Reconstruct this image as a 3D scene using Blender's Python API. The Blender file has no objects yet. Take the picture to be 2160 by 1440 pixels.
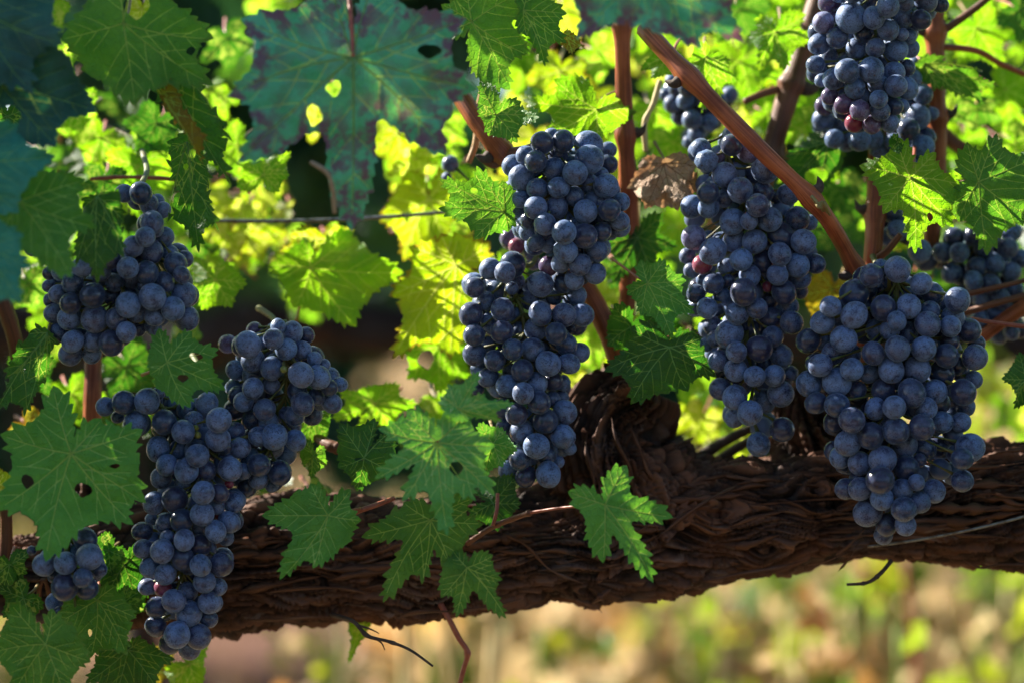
import bpy, math, random
import numpy as np
from mathutils import Vector, Matrix
from mathutils.geometry import delaunay_2d_cdt

SC = bpy.context.scene
R = math.radians
# ------------------------------------------------------------------ camera, sky, sun, exposure
DCAM, ZC, LENS = 1.5, 0.88, 85.0
FOCUS_Y = -0.055
KPX = 36.0 / LENS / 2160.0
cam_d = bpy.data.cameras.new('camera')
cam = bpy.data.objects.new('camera', cam_d)
SC.collection.objects.link(cam)
cam.location = (0, -DCAM, ZC)
cam.rotation_euler = (R(90), 0, 0)
cam_d.lens = LENS
cam_d.sensor_width = 36
cam_d.clip_start = 0.05
cam_d.clip_end = 2000
cam_d.dof.use_dof = True
cam_d.dof.focus_distance = DCAM + FOCUS_Y
cam_d.dof.aperture_fstop = 2.8
SC.camera = cam

SUN_DIR = Vector((-0.70, 0.40, 0.59)).normalized()       # towards the sun
SUN_SPOTS = [(1755, 40, -.03), (1790, 250, -.02), (1740, 130, -.02), (1450, 500, -.04), (1530, 400, -.04), (1085, 500, .01), (1305, 150, .02), (1840, 340, -.045), (1480, 330, -.03), (1570, 900, -.02)]
SUN_EL = math.asin(SUN_DIR.z)
SUN_AZ = math.atan2(SUN_DIR.x, SUN_DIR.y)
world = bpy.data.worlds.new('World')
SC.world = world
world.use_nodes = True
wn = world.node_tree
sky = wn.nodes.new('ShaderNodeTexSky')
sky.sky_type = 'NISHITA'
sky.sun_disc = False
sky.sun_elevation = SUN_EL
sky.sun_rotation = SUN_AZ
sky.air_density = 1.0
sky.dust_density = 1.0
bg = wn.nodes['Background']
wn.links.new(sky.outputs[0], bg.inputs[0])
bg.inputs[1].default_value = 0.07
sun_d = bpy.data.lights.new('sun', 'SUN')
sun_d.energy = 5.0
sun_d.angle = R(0.5)
sun_d.color = (1.0, 0.93, 0.80)
sun = bpy.data.objects.new('sun', sun_d)
SC.collection.objects.link(sun)
sun.rotation_euler = (-SUN_DIR).to_track_quat('-Z', 'Y').to_euler()
SC.view_settings.view_transform = 'Standard'
SC.view_settings.look = 'None'
SC.view_settings.exposure = 1.9
SC.view_settings.gamma = 1.0
SC.cycles.max_bounces = 10
SC.cycles.transmission_bounces = 6
SC.cycles.diffuse_bounces = 5
SC.cycles.use_denoising = True

rnd = random.Random(7)
nrs = np.random.RandomState(11)

# ------------------------------------------------------------------ helpers
def s_at(y):
    return KPX * (DCAM + y)

def P(px, py, y):
    s = s_at(y)
    return Vector(((px - 1080) * s, y, ZC - (py - 720) * s))

def Pn(px, py, y):
    s = KPX * (DCAM + y)
    return np.stack([(px - 1080) * s, y, ZC - (py - 720) * s], axis=-1)

def link(o, parent=None):
    SC.collection.objects.link(o)
    if parent is not None:
        o.parent = parent
    return o

def tag(o, label=None, cat=None, group=None, kind=None):
    if label: o['label'] = label
    if cat: o['category'] = cat
    if group: o['group'] = group
    if kind: o['kind'] = kind
    return o

def empty(name, loc):
    o = bpy.data.objects.new(name, None)
    o.empty_display_size = 0.01
    o.location = loc
    SC.collection.objects.link(o)
    return o

def mesh_obj(name, verts, faces, mat, parent=None, origin=None, smooth=True, loc=None):
    """verts in world space; origin is subtracted. A child keeps the parent's origin."""
    v = np.asarray(verts, dtype=float)
    if origin is None and parent is not None:
        origin = np.array(world_loc(parent))
    if origin is not None:
        v = v - np.asarray(origin)
    me = bpy.data.meshes.new(name)
    me.from_pydata([tuple(p) for p in v], [], [tuple(int(i) for i in f) for f in faces])
    me.materials.append(mat)
    if smooth:
        me.polygons.foreach_set('use_smooth', [True] * len(me.polygons))
    me.update()
    o = bpy.data.objects.new(name, me)
    link(o, parent)
    if parent is None and origin is not None:
        o.location = origin
    return o

def world_loc(o):
    l = Vector((0, 0, 0))
    while o is not None:
        l += o.location
        o = o.parent
    return l

def catmull(pts, n):
    """pts: list of tuples -> n samples of a Catmull-Rom through them (uniform in chord length)"""
    p = np.asarray(pts, dtype=float)
    if len(p) == 2:
        t = np.linspace(0, 1, n)[:, None]
        return p[0] * (1 - t) + p[1] * t
    d = np.linalg.norm(np.diff(p[:, :2], axis=0), axis=1) + 1e-6
    cum = np.concatenate([[0], np.cumsum(d)])
    q = np.vstack([2 * p[0] - p[1], p, 2 * p[-1] - p[-2]])
    out = []
    for t in np.linspace(0, cum[-1], n):
        i = min(max(np.searchsorted(cum, t, side='right') - 1, 0), len(p) - 2)
        u = (t - cum[i]) / d[i]
        a, b, c, e = q[i], q[i + 1], q[i + 2], q[i + 3]
        out.append(0.5 * (2 * b + (c - a) * u + (2 * a - 5 * b + 4 * c - e) * u * u + (3 * b - 3 * c + e - a) * u ** 3))
    return np.array(out)

def frames(C):
    C = np.asarray(C)
    T = np.gradient(C, axis=0)
    T /= np.linalg.norm(T, axis=1)[:, None] + 1e-12
    N = np.zeros_like(C)
    ref = np.array([0, 1.0, 0]) if abs(T[0][1]) < 0.9 else np.array([1.0, 0, 0])
    n = np.cross(T[0], ref); n /= np.linalg.norm(n)
    N[0] = n
    for i in range(1, len(C)):
        n = N[i - 1] - T[i] * np.dot(N[i - 1], T[i])
        N[i] = n / (np.linalg.norm(n) + 1e-12)
    return T, N, np.cross(T, N)

def tube_geo(C, rad, nseg=8, squash=1.0):
    C = np.asarray(C); rad = np.asarray(rad)
    T, N, B = frames(C)
    a = np.linspace(0, 2 * math.pi, nseg, endpoint=False)
    V = C[:, None, :] + rad[:, None, None] * (np.cos(a)[None, :, None] * N[:, None, :] + squash * np.sin(a)[None, :, None] * B[:, None, :])
    n = len(C)
    V = V.reshape(-1, 3)
    F = []
    for i in range(n - 1):
        for k in range(nseg):
            k2 = (k + 1) % nseg
            F.append((i * nseg + k, i * nseg + k2, (i + 1) * nseg + k2, (i + 1) * nseg + k))
    F.append(tuple(range(nseg - 1, -1, -1)))
    F.append(tuple((n - 1) * nseg + k for k in range(nseg)))
    return V, F

class Geo:
    def __init__(self): self.v = []; self.f = []; self.n = 0
    def add(self, V, F):
        V = np.asarray(V)
        self.v.append(V)
        self.f += [tuple(i + self.n for i in f) for f in F]
        self.n += len(V)
    def verts(self): return np.vstack(self.v)

# numpy gradient-ish noise (value noise, smooth), 3D
_perm = nrs.randint(0, 2 ** 31 - 1, size=1024)
def vnoise(x, y, z):
    x = np.asarray(x, float); y = np.asarray(y, float); z = np.asarray(z, float)
    xi = np.floor(x).astype(np.int64); yi = np.floor(y).astype(np.int64); zi = np.floor(z).astype(np.int64)
    xf = x - xi; yf = y - yi; zf = z - zi
    u = xf * xf * (3 - 2 * xf); v = yf * yf * (3 - 2 * yf); w = zf * zf * (3 - 2 * zf)
    def h(a, b, c):
        k = (a * 73856093) ^ (b * 19349663) ^ (c * 83492791)
        return (_perm[k & 1023] % 10007) / 5003.5 - 1.0
    def lerp(a, b, t): return a + (b - a) * t
    return lerp(lerp(lerp(h(xi, yi, zi), h(xi + 1, yi, zi), u), lerp(h(xi, yi + 1, zi), h(xi + 1, yi + 1, zi), u), v),
                lerp(lerp(h(xi, yi, zi + 1), h(xi + 1, yi, zi + 1), u), lerp(h(xi, yi + 1, zi + 1), h(xi + 1, yi + 1, zi + 1), u), v), w)

def fbm(x, y, z, o=4):
    s = 0; a = 1.0; f = 1.0
    for _ in range(o):
        s = s + a * vnoise(x * f + 17.3 * f, y * f, z * f); a *= 0.5; f *= 2.03
    return s

def in_sunpath(c, rad=.035):
    # leaves keep clear of the openings through which the sun reaches a few berries and leaves
    for q in SUN_SPOTS:
        d = Vector(c) - P(*q); t = d.dot(SUN_DIR)
        if t > .03 and (d - SUN_DIR * t).length < rad: return True
    return False

# ------------------------------------------------------------------ node helpers
class NT:
    def __init__(self, name):
        self.m = bpy.data.materials.new(name)
        self.m.use_nodes = True
        self.t = self.m.node_tree
        self.t.nodes.clear()
        self.out = self.n('ShaderNodeOutputMaterial')
    def n(self, kind, **kw):
        nd = self.t.nodes.new(kind)
        for k, v in kw.items():
            setattr(nd, k, v)
        return nd
    def l(self, a, b): self.t.links.new(a, b)
    def put(self, sock, v):
        if isinstance(v, bpy.types.NodeSocket): self.l(v, sock)
        elif isinstance(v, (tuple, list)) and len(v) == 3 and sock.type == 'RGBA': sock.default_value = (*v, 1)
        else: sock.default_value = v
    def math(self, op, a, b=0.0, clamp=False):
        nd = self.n('ShaderNodeMath', operation=op); nd.use_clamp = clamp
        self.put(nd.inputs[0], a); self.put(nd.inputs[1], b)
        return nd.outputs[0]
    def mix(self, f, a, b, blend='MIX'):
        nd = self.n('ShaderNodeMix', data_type='RGBA', blend_type=blend)
        self.put(nd.inputs[0], f); self.put(nd.inputs[6], a); self.put(nd.inputs[7], b)
        return nd.outputs[2]
    def noise(self, vec, scale, detail=3, rough=0.5, dist=0.0):
        nd = self.n('ShaderNodeTexNoise')
        self.l(vec, nd.inputs['Vector'])
        nd.inputs['Scale'].default_value = scale; nd.inputs['Detail'].default_value = detail
        nd.inputs['Roughness'].default_value = rough; nd.inputs['Distortion'].default_value = dist
        return nd.outputs[0]
    def ramp(self, v, a, b, lo=0.0, hi=1.0):
        nd = self.n('ShaderNodeMapRange'); nd.interpolation_type = 'SMOOTHSTEP'
        self.put(nd.inputs[0], v)
        nd.inputs[1].default_value = a; nd.inputs[2].default_value = b
        nd.inputs[3].default_value = lo; nd.inputs[4].default_value = hi
        return nd.outputs[0]
    def vadd(self, a, b):
        nd = self.n('ShaderNodeVectorMath', operation='ADD')
        self.put(nd.inputs[0], a); self.put(nd.inputs[1], b)
        return nd.outputs[0]
    def vscale(self, a, sc):
        nd = self.n('ShaderNodeVectorMath', operation='MULTIPLY')
        self.put(nd.inputs[0], a); nd.inputs[1].default_value = sc
        return nd.outputs[0]
    def bump(self, h, dist, strength=1.0):
        nd = self.n('ShaderNodeBump')
        self.l(h, nd.inputs['Height']); nd.inputs['Distance'].default_value = dist
        nd.inputs['Strength'].default_value = strength
        return nd.outputs[0]
    def principled(self, col, rough, spec=0.5):
        nd = self.n('ShaderNodeBsdfPrincipled')
        self.put(nd.inputs['Base Color'], col); self.put(nd.inputs['Roughness'], rough)
        nd.inputs['Specular IOR Level'].default_value = spec
        return nd

def leaf_material(name, refl, refl2, trans, trans2, tf=0.45, blush=0.0, blush_col=(0.06, 0.025, 0.05), brown=0.0,
                  rough=0.45, spec=0.35, spots=0.35, veinc=(0.20, 0.33, 0.08), veint=(0.62, 0.78, 0.10)):
    k = NT(name)
    uv = k.n('ShaderNodeUVMap').outputs[0]
    oi = k.n('ShaderNodeObjectInfo')
    off = k.n('ShaderNodeCombineXYZ')
    k.l(k.math('MULTIPLY', oi.outputs['Random'], 37.0), off.inputs[0])
    k.l(k.math('MULTIPLY', oi.outputs['Random'], 91.0), off.inputs[1])
    v = k.vadd(uv, off.outputs[0])
    n1 = k.noise(v, 1.6, 4, 0.55)
    m1 = k.ramp(n1, 0.35, 0.65)
    vor = k.n('ShaderNodeTexVoronoi', feature='DISTANCE_TO_EDGE'); k.l(v, vor.inputs['Vector']); vor.inputs['Scale'].default_value = 7.5
    net = k.ramp(vor.outputs['Distance'], 0.0, 0.11, 1.0, 0.0)
    vor2 = k.n('ShaderNodeTexVoronoi', feature='DISTANCE_TO_EDGE'); k.l(v, vor2.inputs['Vector']); vor2.inputs['Scale'].default_value = 24
    net2 = k.ramp(vor2.outputs['Distance'], 0.0, 0.12, 1.0, 0.0)
    c = k.mix(m1, refl, refl2)
    val = k.ramp(oi.outputs['Random'], 0.0, 1.0, 0.75, 1.25)
    hsv = k.n('ShaderNodeHueSaturation'); k.l(c, hsv.inputs['Color']); k.l(val, hsv.inputs['Value'])
    hsv.inputs['Saturation'].default_value = 1.0
    c = hsv.outputs[0]
    c = k.mix(k.math('MULTIPLY', net, 0.16), c, tuple(min(1, x * 1.9 + 0.012) for x in refl2))
    t = k.mix(m1, trans, trans2)
    t = k.mix(k.math('MULTIPLY', net, 0.28), t, tuple(x * 0.5 for x in trans))
    t = k.mix(k.math('MULTIPLY', net2, 0.16), t, tuple(x * 0.5 for x in trans))
    va = k.n('ShaderNodeAttribute', attribute_name='vein')
    vm = k.ramp(va.outputs['Fac'], 0.35, 1.25, 1.0, 0.0)
    vh = k.ramp(va.outputs['Fac'], 1.0, 4.0, 0.10, 0.0)
    c = k.mix(vh, c, tuple(min(1, x * 1.5 + .01) for x in refl2)); t = k.mix(vh, t, tuple(min(1, x * 1.35) for x in trans2))
    c = k.mix(k.math('MULTIPLY', vm, 0.85), c, veinc); t = k.mix(k.math('MULTIPLY', vm, 0.85), t, veint)
    # small pale scars and specks, dust
    sp = k.noise(v, 21, 2, 0.5)
    spm = k.math('MULTIPLY', k.ramp(sp, 0.70, 0.76), spots)
    c = k.mix(spm, c, (0.20, 0.20, 0.12))
    if blush > 0:
        b = k.noise(v, 2.6, 5, 0.62)
        bm = k.math('MULTIPLY', k.ramp(b, 0.43, 0.57), blush, True)
        at = k.n('ShaderNodeAttribute', attribute_name='margin')
        bm = k.math('MULTIPLY', bm, k.ramp(at.outputs['Fac'], 0.10, 0.75, 1.0, 0.25))
        c = k.mix(bm, c, blush_col); t = k.mix(bm, t, (0.25, 0.08, 0.12))
    if brown > 0:
        at = k.n('ShaderNodeAttribute', attribute_name='margin')
        b = k.noise(v, 3.1, 4, 0.6)
        e = k.math('ADD', k.math('MULTIPLY', at.outputs['Fac'], 1.6), k.math('MULTIPLY', b, 0.9))
        bm = k.math('MULTIPLY', k.ramp(e, 0.42, 0.60, 1.0, 0.0), brown)
        c = k.mix(bm, c, (0.13, 0.055, 0.02)); t = k.mix(bm, t, (0.30, 0.09, 0.02))
    h = k.math('ADD', k.math('MULTIPLY', net, -0.7), k.math('MULTIPLY', net2, -0.35))
    h = k.math('ADD', h, k.noise(v, 9, 3, 0.6))
    nb = k.bump(h, 0.0006, 0.8)
    p = k.principled(c, rough, spec)
    rn = k.ramp(k.noise(v, 5, 3), 0.3, 0.7, rough - 0.06, rough + 0.12)
    k.l(rn, p.inputs['Roughness'])
    k.l(nb, p.inputs['Normal'])
    tr = k.n('ShaderNodeBsdfTranslucent'); k.l(t, tr.inputs['Color']); k.l(nb, tr.inputs['Normal'])
    mx = k.n('ShaderNodeMixShader'); mx.inputs[0].default_value = tf
    k.l(p.outputs[0], mx.inputs[1]); k.l(tr.outputs[0], mx.inputs[2])
    k.l(mx.outputs[0], k.out.inputs[0])
    return k.m

def vein_material(name, col, trans, tf=0.35):
    k = NT(name)
    p = k.principled(col, 0.5, 0.3)
    tr = k.n('ShaderNodeBsdfTranslucent'); k.put(tr.inputs['Color'], trans)
    mx = k.n('ShaderNodeMixShader'); mx.inputs[0].default_value = tf
    k.l(p.outputs[0], mx.inputs[1]); k.l(tr.outputs[0], mx.inputs[2]); k.l(mx.outputs[0], k.out.inputs[0])
    return k.m

LM = {
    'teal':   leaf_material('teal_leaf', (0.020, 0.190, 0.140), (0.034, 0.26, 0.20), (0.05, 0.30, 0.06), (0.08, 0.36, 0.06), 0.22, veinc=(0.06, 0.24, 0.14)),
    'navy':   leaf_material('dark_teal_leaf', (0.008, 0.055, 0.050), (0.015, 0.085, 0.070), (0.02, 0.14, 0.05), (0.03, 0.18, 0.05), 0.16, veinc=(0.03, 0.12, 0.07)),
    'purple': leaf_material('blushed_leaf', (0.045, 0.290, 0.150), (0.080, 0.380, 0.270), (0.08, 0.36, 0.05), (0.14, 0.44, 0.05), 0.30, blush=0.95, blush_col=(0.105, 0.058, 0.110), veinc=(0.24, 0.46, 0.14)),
    'shade':  leaf_material('shade_green_leaf', (0.030, 0.115, 0.018), (0.048, 0.155, 0.024), (0.14, 0.44, 0.02), (0.22, 0.52, 0.02), 0.36, brown=0.15),  # duller leaf green, shade put into the colour
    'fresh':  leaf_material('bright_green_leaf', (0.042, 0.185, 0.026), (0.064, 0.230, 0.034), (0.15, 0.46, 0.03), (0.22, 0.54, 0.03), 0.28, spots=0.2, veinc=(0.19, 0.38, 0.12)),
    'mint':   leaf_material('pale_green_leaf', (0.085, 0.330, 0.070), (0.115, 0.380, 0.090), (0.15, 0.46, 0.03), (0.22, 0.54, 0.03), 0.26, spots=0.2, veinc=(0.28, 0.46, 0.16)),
    'deep':   leaf_material('deep_green_shade_leaf', (0.014, 0.055, 0.013), (0.024, 0.082, 0.018), (0.08, 0.34, 0.015), (0.12, 0.40, 0.015), 0.30, brown=0.1, veinc=(0.08, 0.18, 0.05)),  # darkest leaf green, deep shade put into the colour
    'lit':    leaf_material('sunlit_leaf', (0.040, 0.13, 0.014), (0.065, 0.17, 0.016), (0.25, 0.64, 0.010), (0.38, 0.74, 0.010), 0.52, brown=0.2),  # backlit copy of the leaf green, glow put into the colour
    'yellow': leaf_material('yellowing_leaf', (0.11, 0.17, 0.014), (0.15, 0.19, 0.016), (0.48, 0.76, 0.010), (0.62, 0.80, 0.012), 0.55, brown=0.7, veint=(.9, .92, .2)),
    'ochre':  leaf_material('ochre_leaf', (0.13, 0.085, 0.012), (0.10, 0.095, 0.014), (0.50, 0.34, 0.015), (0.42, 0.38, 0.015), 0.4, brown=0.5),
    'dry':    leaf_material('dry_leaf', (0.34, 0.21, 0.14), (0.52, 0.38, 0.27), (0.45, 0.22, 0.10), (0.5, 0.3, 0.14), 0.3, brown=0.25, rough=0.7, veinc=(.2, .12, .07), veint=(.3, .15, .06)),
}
VM = {
    'pale': vein_material('pale_vein', (0.22, 0.36, 0.09), (0.8, 0.95, 0.2), .5),
    'teal': vein_material('teal_vein', (0.10, 0.27, 0.10), (0.6, 0.8, 0.2), .4),
    'gold': vein_material('gold_vein', (0.34, 0.36, 0.07), (0.9, 0.95, 0.2), .55),
    'dry':  vein_material('dry_vein', (0.22, 0.14, 0.08), (0.3, 0.16, 0.06)),
}
VEIN_OF = {'teal': 'teal', 'navy': 'teal', 'purple': 'teal', 'shade': 'pale', 'fresh': 'pale', 'mint': 'pale', 'deep': 'teal', 'lit': 'pale',
           'yellow': 'gold', 'ochre': 'gold', 'dry': 'dry'}

def stem_material(name, c1, c2, rough=0.5, scale=300, uv=False):
    k = NT(name)
    co = k.n('ShaderNodeTexCoord').outputs['Object']
    v = k.vscale(k.n('ShaderNodeUVMap').outputs[0], (.07, 3, 1)) if uv else co
    n1 = k.noise(v, scale, 4, 0.6)
    n2 = k.noise(co, 45, 3, 0.5)
    f = k.math('ADD', k.math('MULTIPLY', n1, 0.6), k.math('MULTIPLY', n2, 0.4))
    c = k.mix(k.ramp(f, 0.38, 0.62), c1, c2)
    p = k.principled(c, rough, 0.35)
    k.l(k.bump(n1, 0.0006, 0.7), p.inputs['Normal'])
    k.l(p.outputs[0], k.out.inputs[0])
    return k.m

M_cane = stem_material('red_cane', (0.15, 0.032, 0.012), (0.38, 0.105, 0.040), 0.42, uv=True)
M_cane_dark = stem_material('brown_cane', (0.07, 0.024, 0.012), (0.17, 0.06, 0.028), 0.5, uv=True)
M_pet_red = stem_material('red_stalk', (0.22, 0.05, 0.035), (0.30, 0.09, 0.05), 0.45)
M_pet_green = stem_material('green_stalk', (0.16, 0.15, 0.05), (0.22, 0.14, 0.06), 0.5)
M_rachis = stem_material('bunch_stalk', (0.055, 0.085, 0.016), (0.10, 0.085, 0.025), 0.55)
M_twig = stem_material('dead_twig', (0.035, 0.022, 0.018), (0.075, 0.05, 0.04), 0.8)
M_straw = stem_material('straw_stalk', (0.40, 0.29, 0.13), (0.52, 0.42, 0.22), 0.7, 60)
M_weed = stem_material('weed_green', (0.14, 0.26, 0.03), (0.22, 0.34, 0.05), 0.6, 60)
k = NT('galvanised_wire')
p = k.principled((0.42, 0.43, 0.45), 0.42, 0.5); p.inputs['Metallic'].default_value = 0.75
nz = k.noise(k.n('ShaderNodeTexCoord').outputs['Object'], 160, 3, 0.6)
k.l(k.mix(k.ramp(nz, 0.4, 0.65), (0.22, 0.22, 0.22), (0.12, 0.09, 0.07)), p.inputs['Base Color'])
k.l(p.outputs[0], k.out.inputs[0]); M_wire = k.m

def grape_material(name, skin, skin2, bloom, amount, sss=0.12, red=(0.9, 0.10, 0.12)):
    k = NT(name)
    co = k.n('ShaderNodeTexCoord').outputs['Object']
    oi = k.n('ShaderNodeObjectInfo')
    off = k.n('ShaderNodeCombineXYZ')
    k.l(k.math('MULTIPLY', oi.outputs['Random'], 57.0), off.inputs[0]); k.l(k.math('MULTIPLY', oi.outputs['Random'], 23.0), off.inputs[1])
    v = k.vadd(co, off.outputs[0])
    rnd2 = k.n('ShaderNodeTexWhiteNoise'); rnd2.noise_dimensions = '1D'; k.l(oi.outputs['Random'], rnd2.inputs['W'])
    r2 = rnd2.outputs['Value']
    patch = k.noise(v, 1.1, 5, 0.62, 0.4)
    streak = k.noise(v, 4.2, 5, 0.7, 1.6)
    speck = k.noise(v, 17, 2, 0.5)
    skinc = k.mix(r2, skin, skin2)
    b = k.ramp(patch, 0.33, 0.60, 0.26, 1.0)
    fine = k.noise(v, 10, 6, 0.75, 0.3)
    where = k.ramp(k.noise(v, 1.6, 2, 0.5), 0.40, 0.60, 0.05, 1.0)
    b = k.math('MULTIPLY', b, k.math('SUBTRACT', 1.0, k.math('MULTIPLY', where, k.ramp(fine, 0.52, 0.60, 0.0, 0.75))))
    b = k.math('MULTIPLY', b, k.ramp(streak, 0.38, 0.47, 0.30, 1.0))
    b = k.math('MULTIPLY', b, k.ramp(speck, 0.31, 0.38, 0.15, 1.0))
    b = k.math('MULTIPLY', b, k.ramp(oi.outputs['Random'], -0.1, 0.85, 0.16 * amount, amount), True)
    bl = k.mix(r2, bloom, tuple(x * 1.0 for x in (bloom[0] * 1.12, bloom[1] * 0.98, bloom[2] * 0.92)))
    c = k.mix(b, skinc, bl)
    # stylar scar at the -Z pole
    nrm = k.n('ShaderNodeVectorMath', operation='NORMALIZE'); k.l(co, nrm.inputs[0])
    sep = k.n('ShaderNodeSeparateXYZ'); k.l(nrm.outputs[0], sep.inputs[0])
    scar = k.ramp(sep.outputs[2], -0.9990, -0.9965, 0.9, 0.0)
    ring = k.ramp(sep.outputs[2], -0.997, -0.986, 0.30, 0.0)
    c = k.mix(ring, c, (0.02, 0.02, 0.03)); c = k.mix(scar, c, (0.05, 0.03, 0.02))
    p = k.principled(c, 0.5, 0.42)
    k.l(k.ramp(b, 0.1, 0.8, 0.20, 0.60), p.inputs['Roughness'])
    p.inputs['Subsurface Weight'].default_value = sss
    p.inputs['Subsurface Radius'].default_value = red
    p.inputs['Subsurface Scale'].default_value = 0.004
    p.inputs['Sheen Weight'].default_value = 0.22
    p.inputs['Sheen Roughness'].default_value = 0.45
    p.inputs['Sheen Tint'].default_value = (0.6, 0.75, 1.0, 1)
    k.l(k.bump(k.math('ADD', speck, k.math('MULTIPLY', scar, -2.0)), 0.00012, 0.35), p.inputs['Normal'])
    k.l(p.outputs[0], k.out.inputs[0])
    return k.m

M_grape = grape_material('blue_grape', (0.005, 0.008, 0.026), (0.014, 0.008, 0.028), (0.102, 0.176, 0.365), 1.0)
M_grape_pale = grape_material('sunlit_violet_grape', (0.030, 0.012, 0.05), (0.06, 0.014, 0.05), (0.17, 0.19, 0.36), 0.92, 0.2)  # violet copy of the berry with sunlight put into its colour
M_grape_red = grape_material('red_grape', (0.12, 0.010, 0.035), (0.20, 0.02, 0.05), (0.25, 0.12, 0.18), 0.35, 0.3)
M_grape_green = grape_material('green_grape', (0.14, 0.17, 0.02), (0.20, 0.18, 0.03), (0.26, 0.28, 0.12), 0.4, 0.3, (0.5, 0.6, 0.1))

# bark
def bark_material():
    k = NT('shaggy_bark')
    uv = k.n('ShaderNodeUVMap').outputs[0]
    at = k.n('ShaderNodeAttribute', attribute_name='ridge')
    v = k.vscale(uv, (9, 120, 1))
    n1 = k.noise(v, 1.0, 5, 0.65, 0.6)
    n2 = k.noise(k.vscale(uv, (30, 420, 1)), 1.0, 4, 0.65, 0.3)
    n3 = k.noise(k.n('ShaderNodeTexCoord').outputs['Object'], 22, 4, 0.6)
    f = k.math('ADD', k.math('MULTIPLY', at.outputs['Fac'], 0.55), k.math('MULTIPLY', n1, 0.45))
    c = k.mix(k.ramp(f, 0.34, 0.74), (0.011, 0.005, 0.004), (0.160, 0.072, 0.044))  # crevice shade and paler ridges put into the colour
    c = k.mix(k.math('MULTIPLY', k.ramp(n2, 0.55, 0.72), 0.5), c, (0.24, 0.165, 0.13))
    c = k.mix(k.math('MULTIPLY', k.ramp(n3, 0.52, 0.68), 0.5), c, (0.11, 0.036, 0.014))
    c = k.mix(k.math('MULTIPLY', k.ramp(n3, 0.46, 0.34), 0.4), c, (0.075, 0.065, 0.07))
    p = k.principled(c, 0.75, 0.25)
    h = k.math('ADD', k.math('MULTIPLY', n1, 0.9), k.math('MULTIPLY', n2, 0.5))
    k.l(k.bump(h, 0.0022, 0.9), p.inputs['Normal'])
    k.l(p.outputs[0], k.out.inputs[0])
    return k.m
M_bark = bark_material()

# ------------------------------------------------------------------ setting: ground
def ground_material():
    k = NT('dry_ground')
    co = k.n('ShaderNodeTexCoord').outputs['Object']
    n1 = k.noise(co, 1.3, 5, 0.6); n2 = k.noise(co, 5.0, 5, 0.65); n3 = k.noise(co, 0.55, 3, 0.5); n4 = k.noise(co, 40, 4, 0.6)
    c = k.mix(k.ramp(n2, 0.44, 0.58), (0.14, 0.062, 0.022), (0.46, 0.26, 0.075))
    c = k.mix(k.ramp(n1, 0.50, 0.58), c, (0.15, 0.065, 0.045))
    c = k.mix(k.math('MULTIPLY', k.ramp(n3, 0.50, 0.62), 0.75), c, (0.15, 0.17, 0.045))
    c = k.mix(k.math('MULTIPLY', k.ramp(n4, 0.45, 0.7), 0.5), c, (0.55, 0.44, 0.27))
    sp = k.n('ShaderNodeSeparateXYZ'); k.l(co, sp.inputs[0])
    strip = k.ramp(k.math('ADD', sp.outputs[1], k.math('MULTIPLY', n1, .6)), 1.5, 2.3, 1.0, 0.0)
    c = k.mix(strip, c, (0.17, 0.125, 0.07))
    # a dark red brown patch, kept clear of straw
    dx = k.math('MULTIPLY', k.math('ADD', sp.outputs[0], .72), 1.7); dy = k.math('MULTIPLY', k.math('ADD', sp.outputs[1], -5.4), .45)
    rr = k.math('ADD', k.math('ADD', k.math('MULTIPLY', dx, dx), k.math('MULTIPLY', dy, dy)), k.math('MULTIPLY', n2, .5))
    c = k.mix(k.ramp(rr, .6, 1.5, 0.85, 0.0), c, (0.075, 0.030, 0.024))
    p = k.principled(c, 0.9, 0.15)
    k.l(k.bump(k.math('ADD', n4, n2), 0.03, 0.8), p.inputs['Normal'])
    k.l(p.outputs[0], k.out.inputs[0])
    return k.m
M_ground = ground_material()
def ground():
    xs = np.concatenate([[-400, -150, -60, -25], np.linspace(-10, 10, 41), [25, 60, 150, 400]])
    ys = np.concatenate([[-200, -60, -20], np.linspace(-6, 16, 45), [30, 60, 150, 500]])
    X, Y = np.meshgrid(xs, ys, indexing='ij')
    Z = 0.03 * fbm(X * 0.8, Y * 0.8, X * 0, 3) * (np.abs(X) < 12) * (np.abs(Y) < 17)
    V = np.stack([X, Y, Z], -1).reshape(-1, 3)
    n = len(ys); F = []
    for i in range(len(xs) - 1):
        for j in range(n - 1):
            F.append((i * n + j, (i + 1) * n + j, (i + 1) * n + j + 1, i * n + j + 1))
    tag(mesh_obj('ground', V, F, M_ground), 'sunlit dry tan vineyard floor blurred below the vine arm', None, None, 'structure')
ground()

# ------------------------------------------------------------------ the vine: arm, spurs, canes
vine = tag(empty('grapevine', P(1080, 1130, 0.03)), 'gnarled old vine arm with shaggy brown bark and red canes carrying the fruit', 'grapevine')

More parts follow.
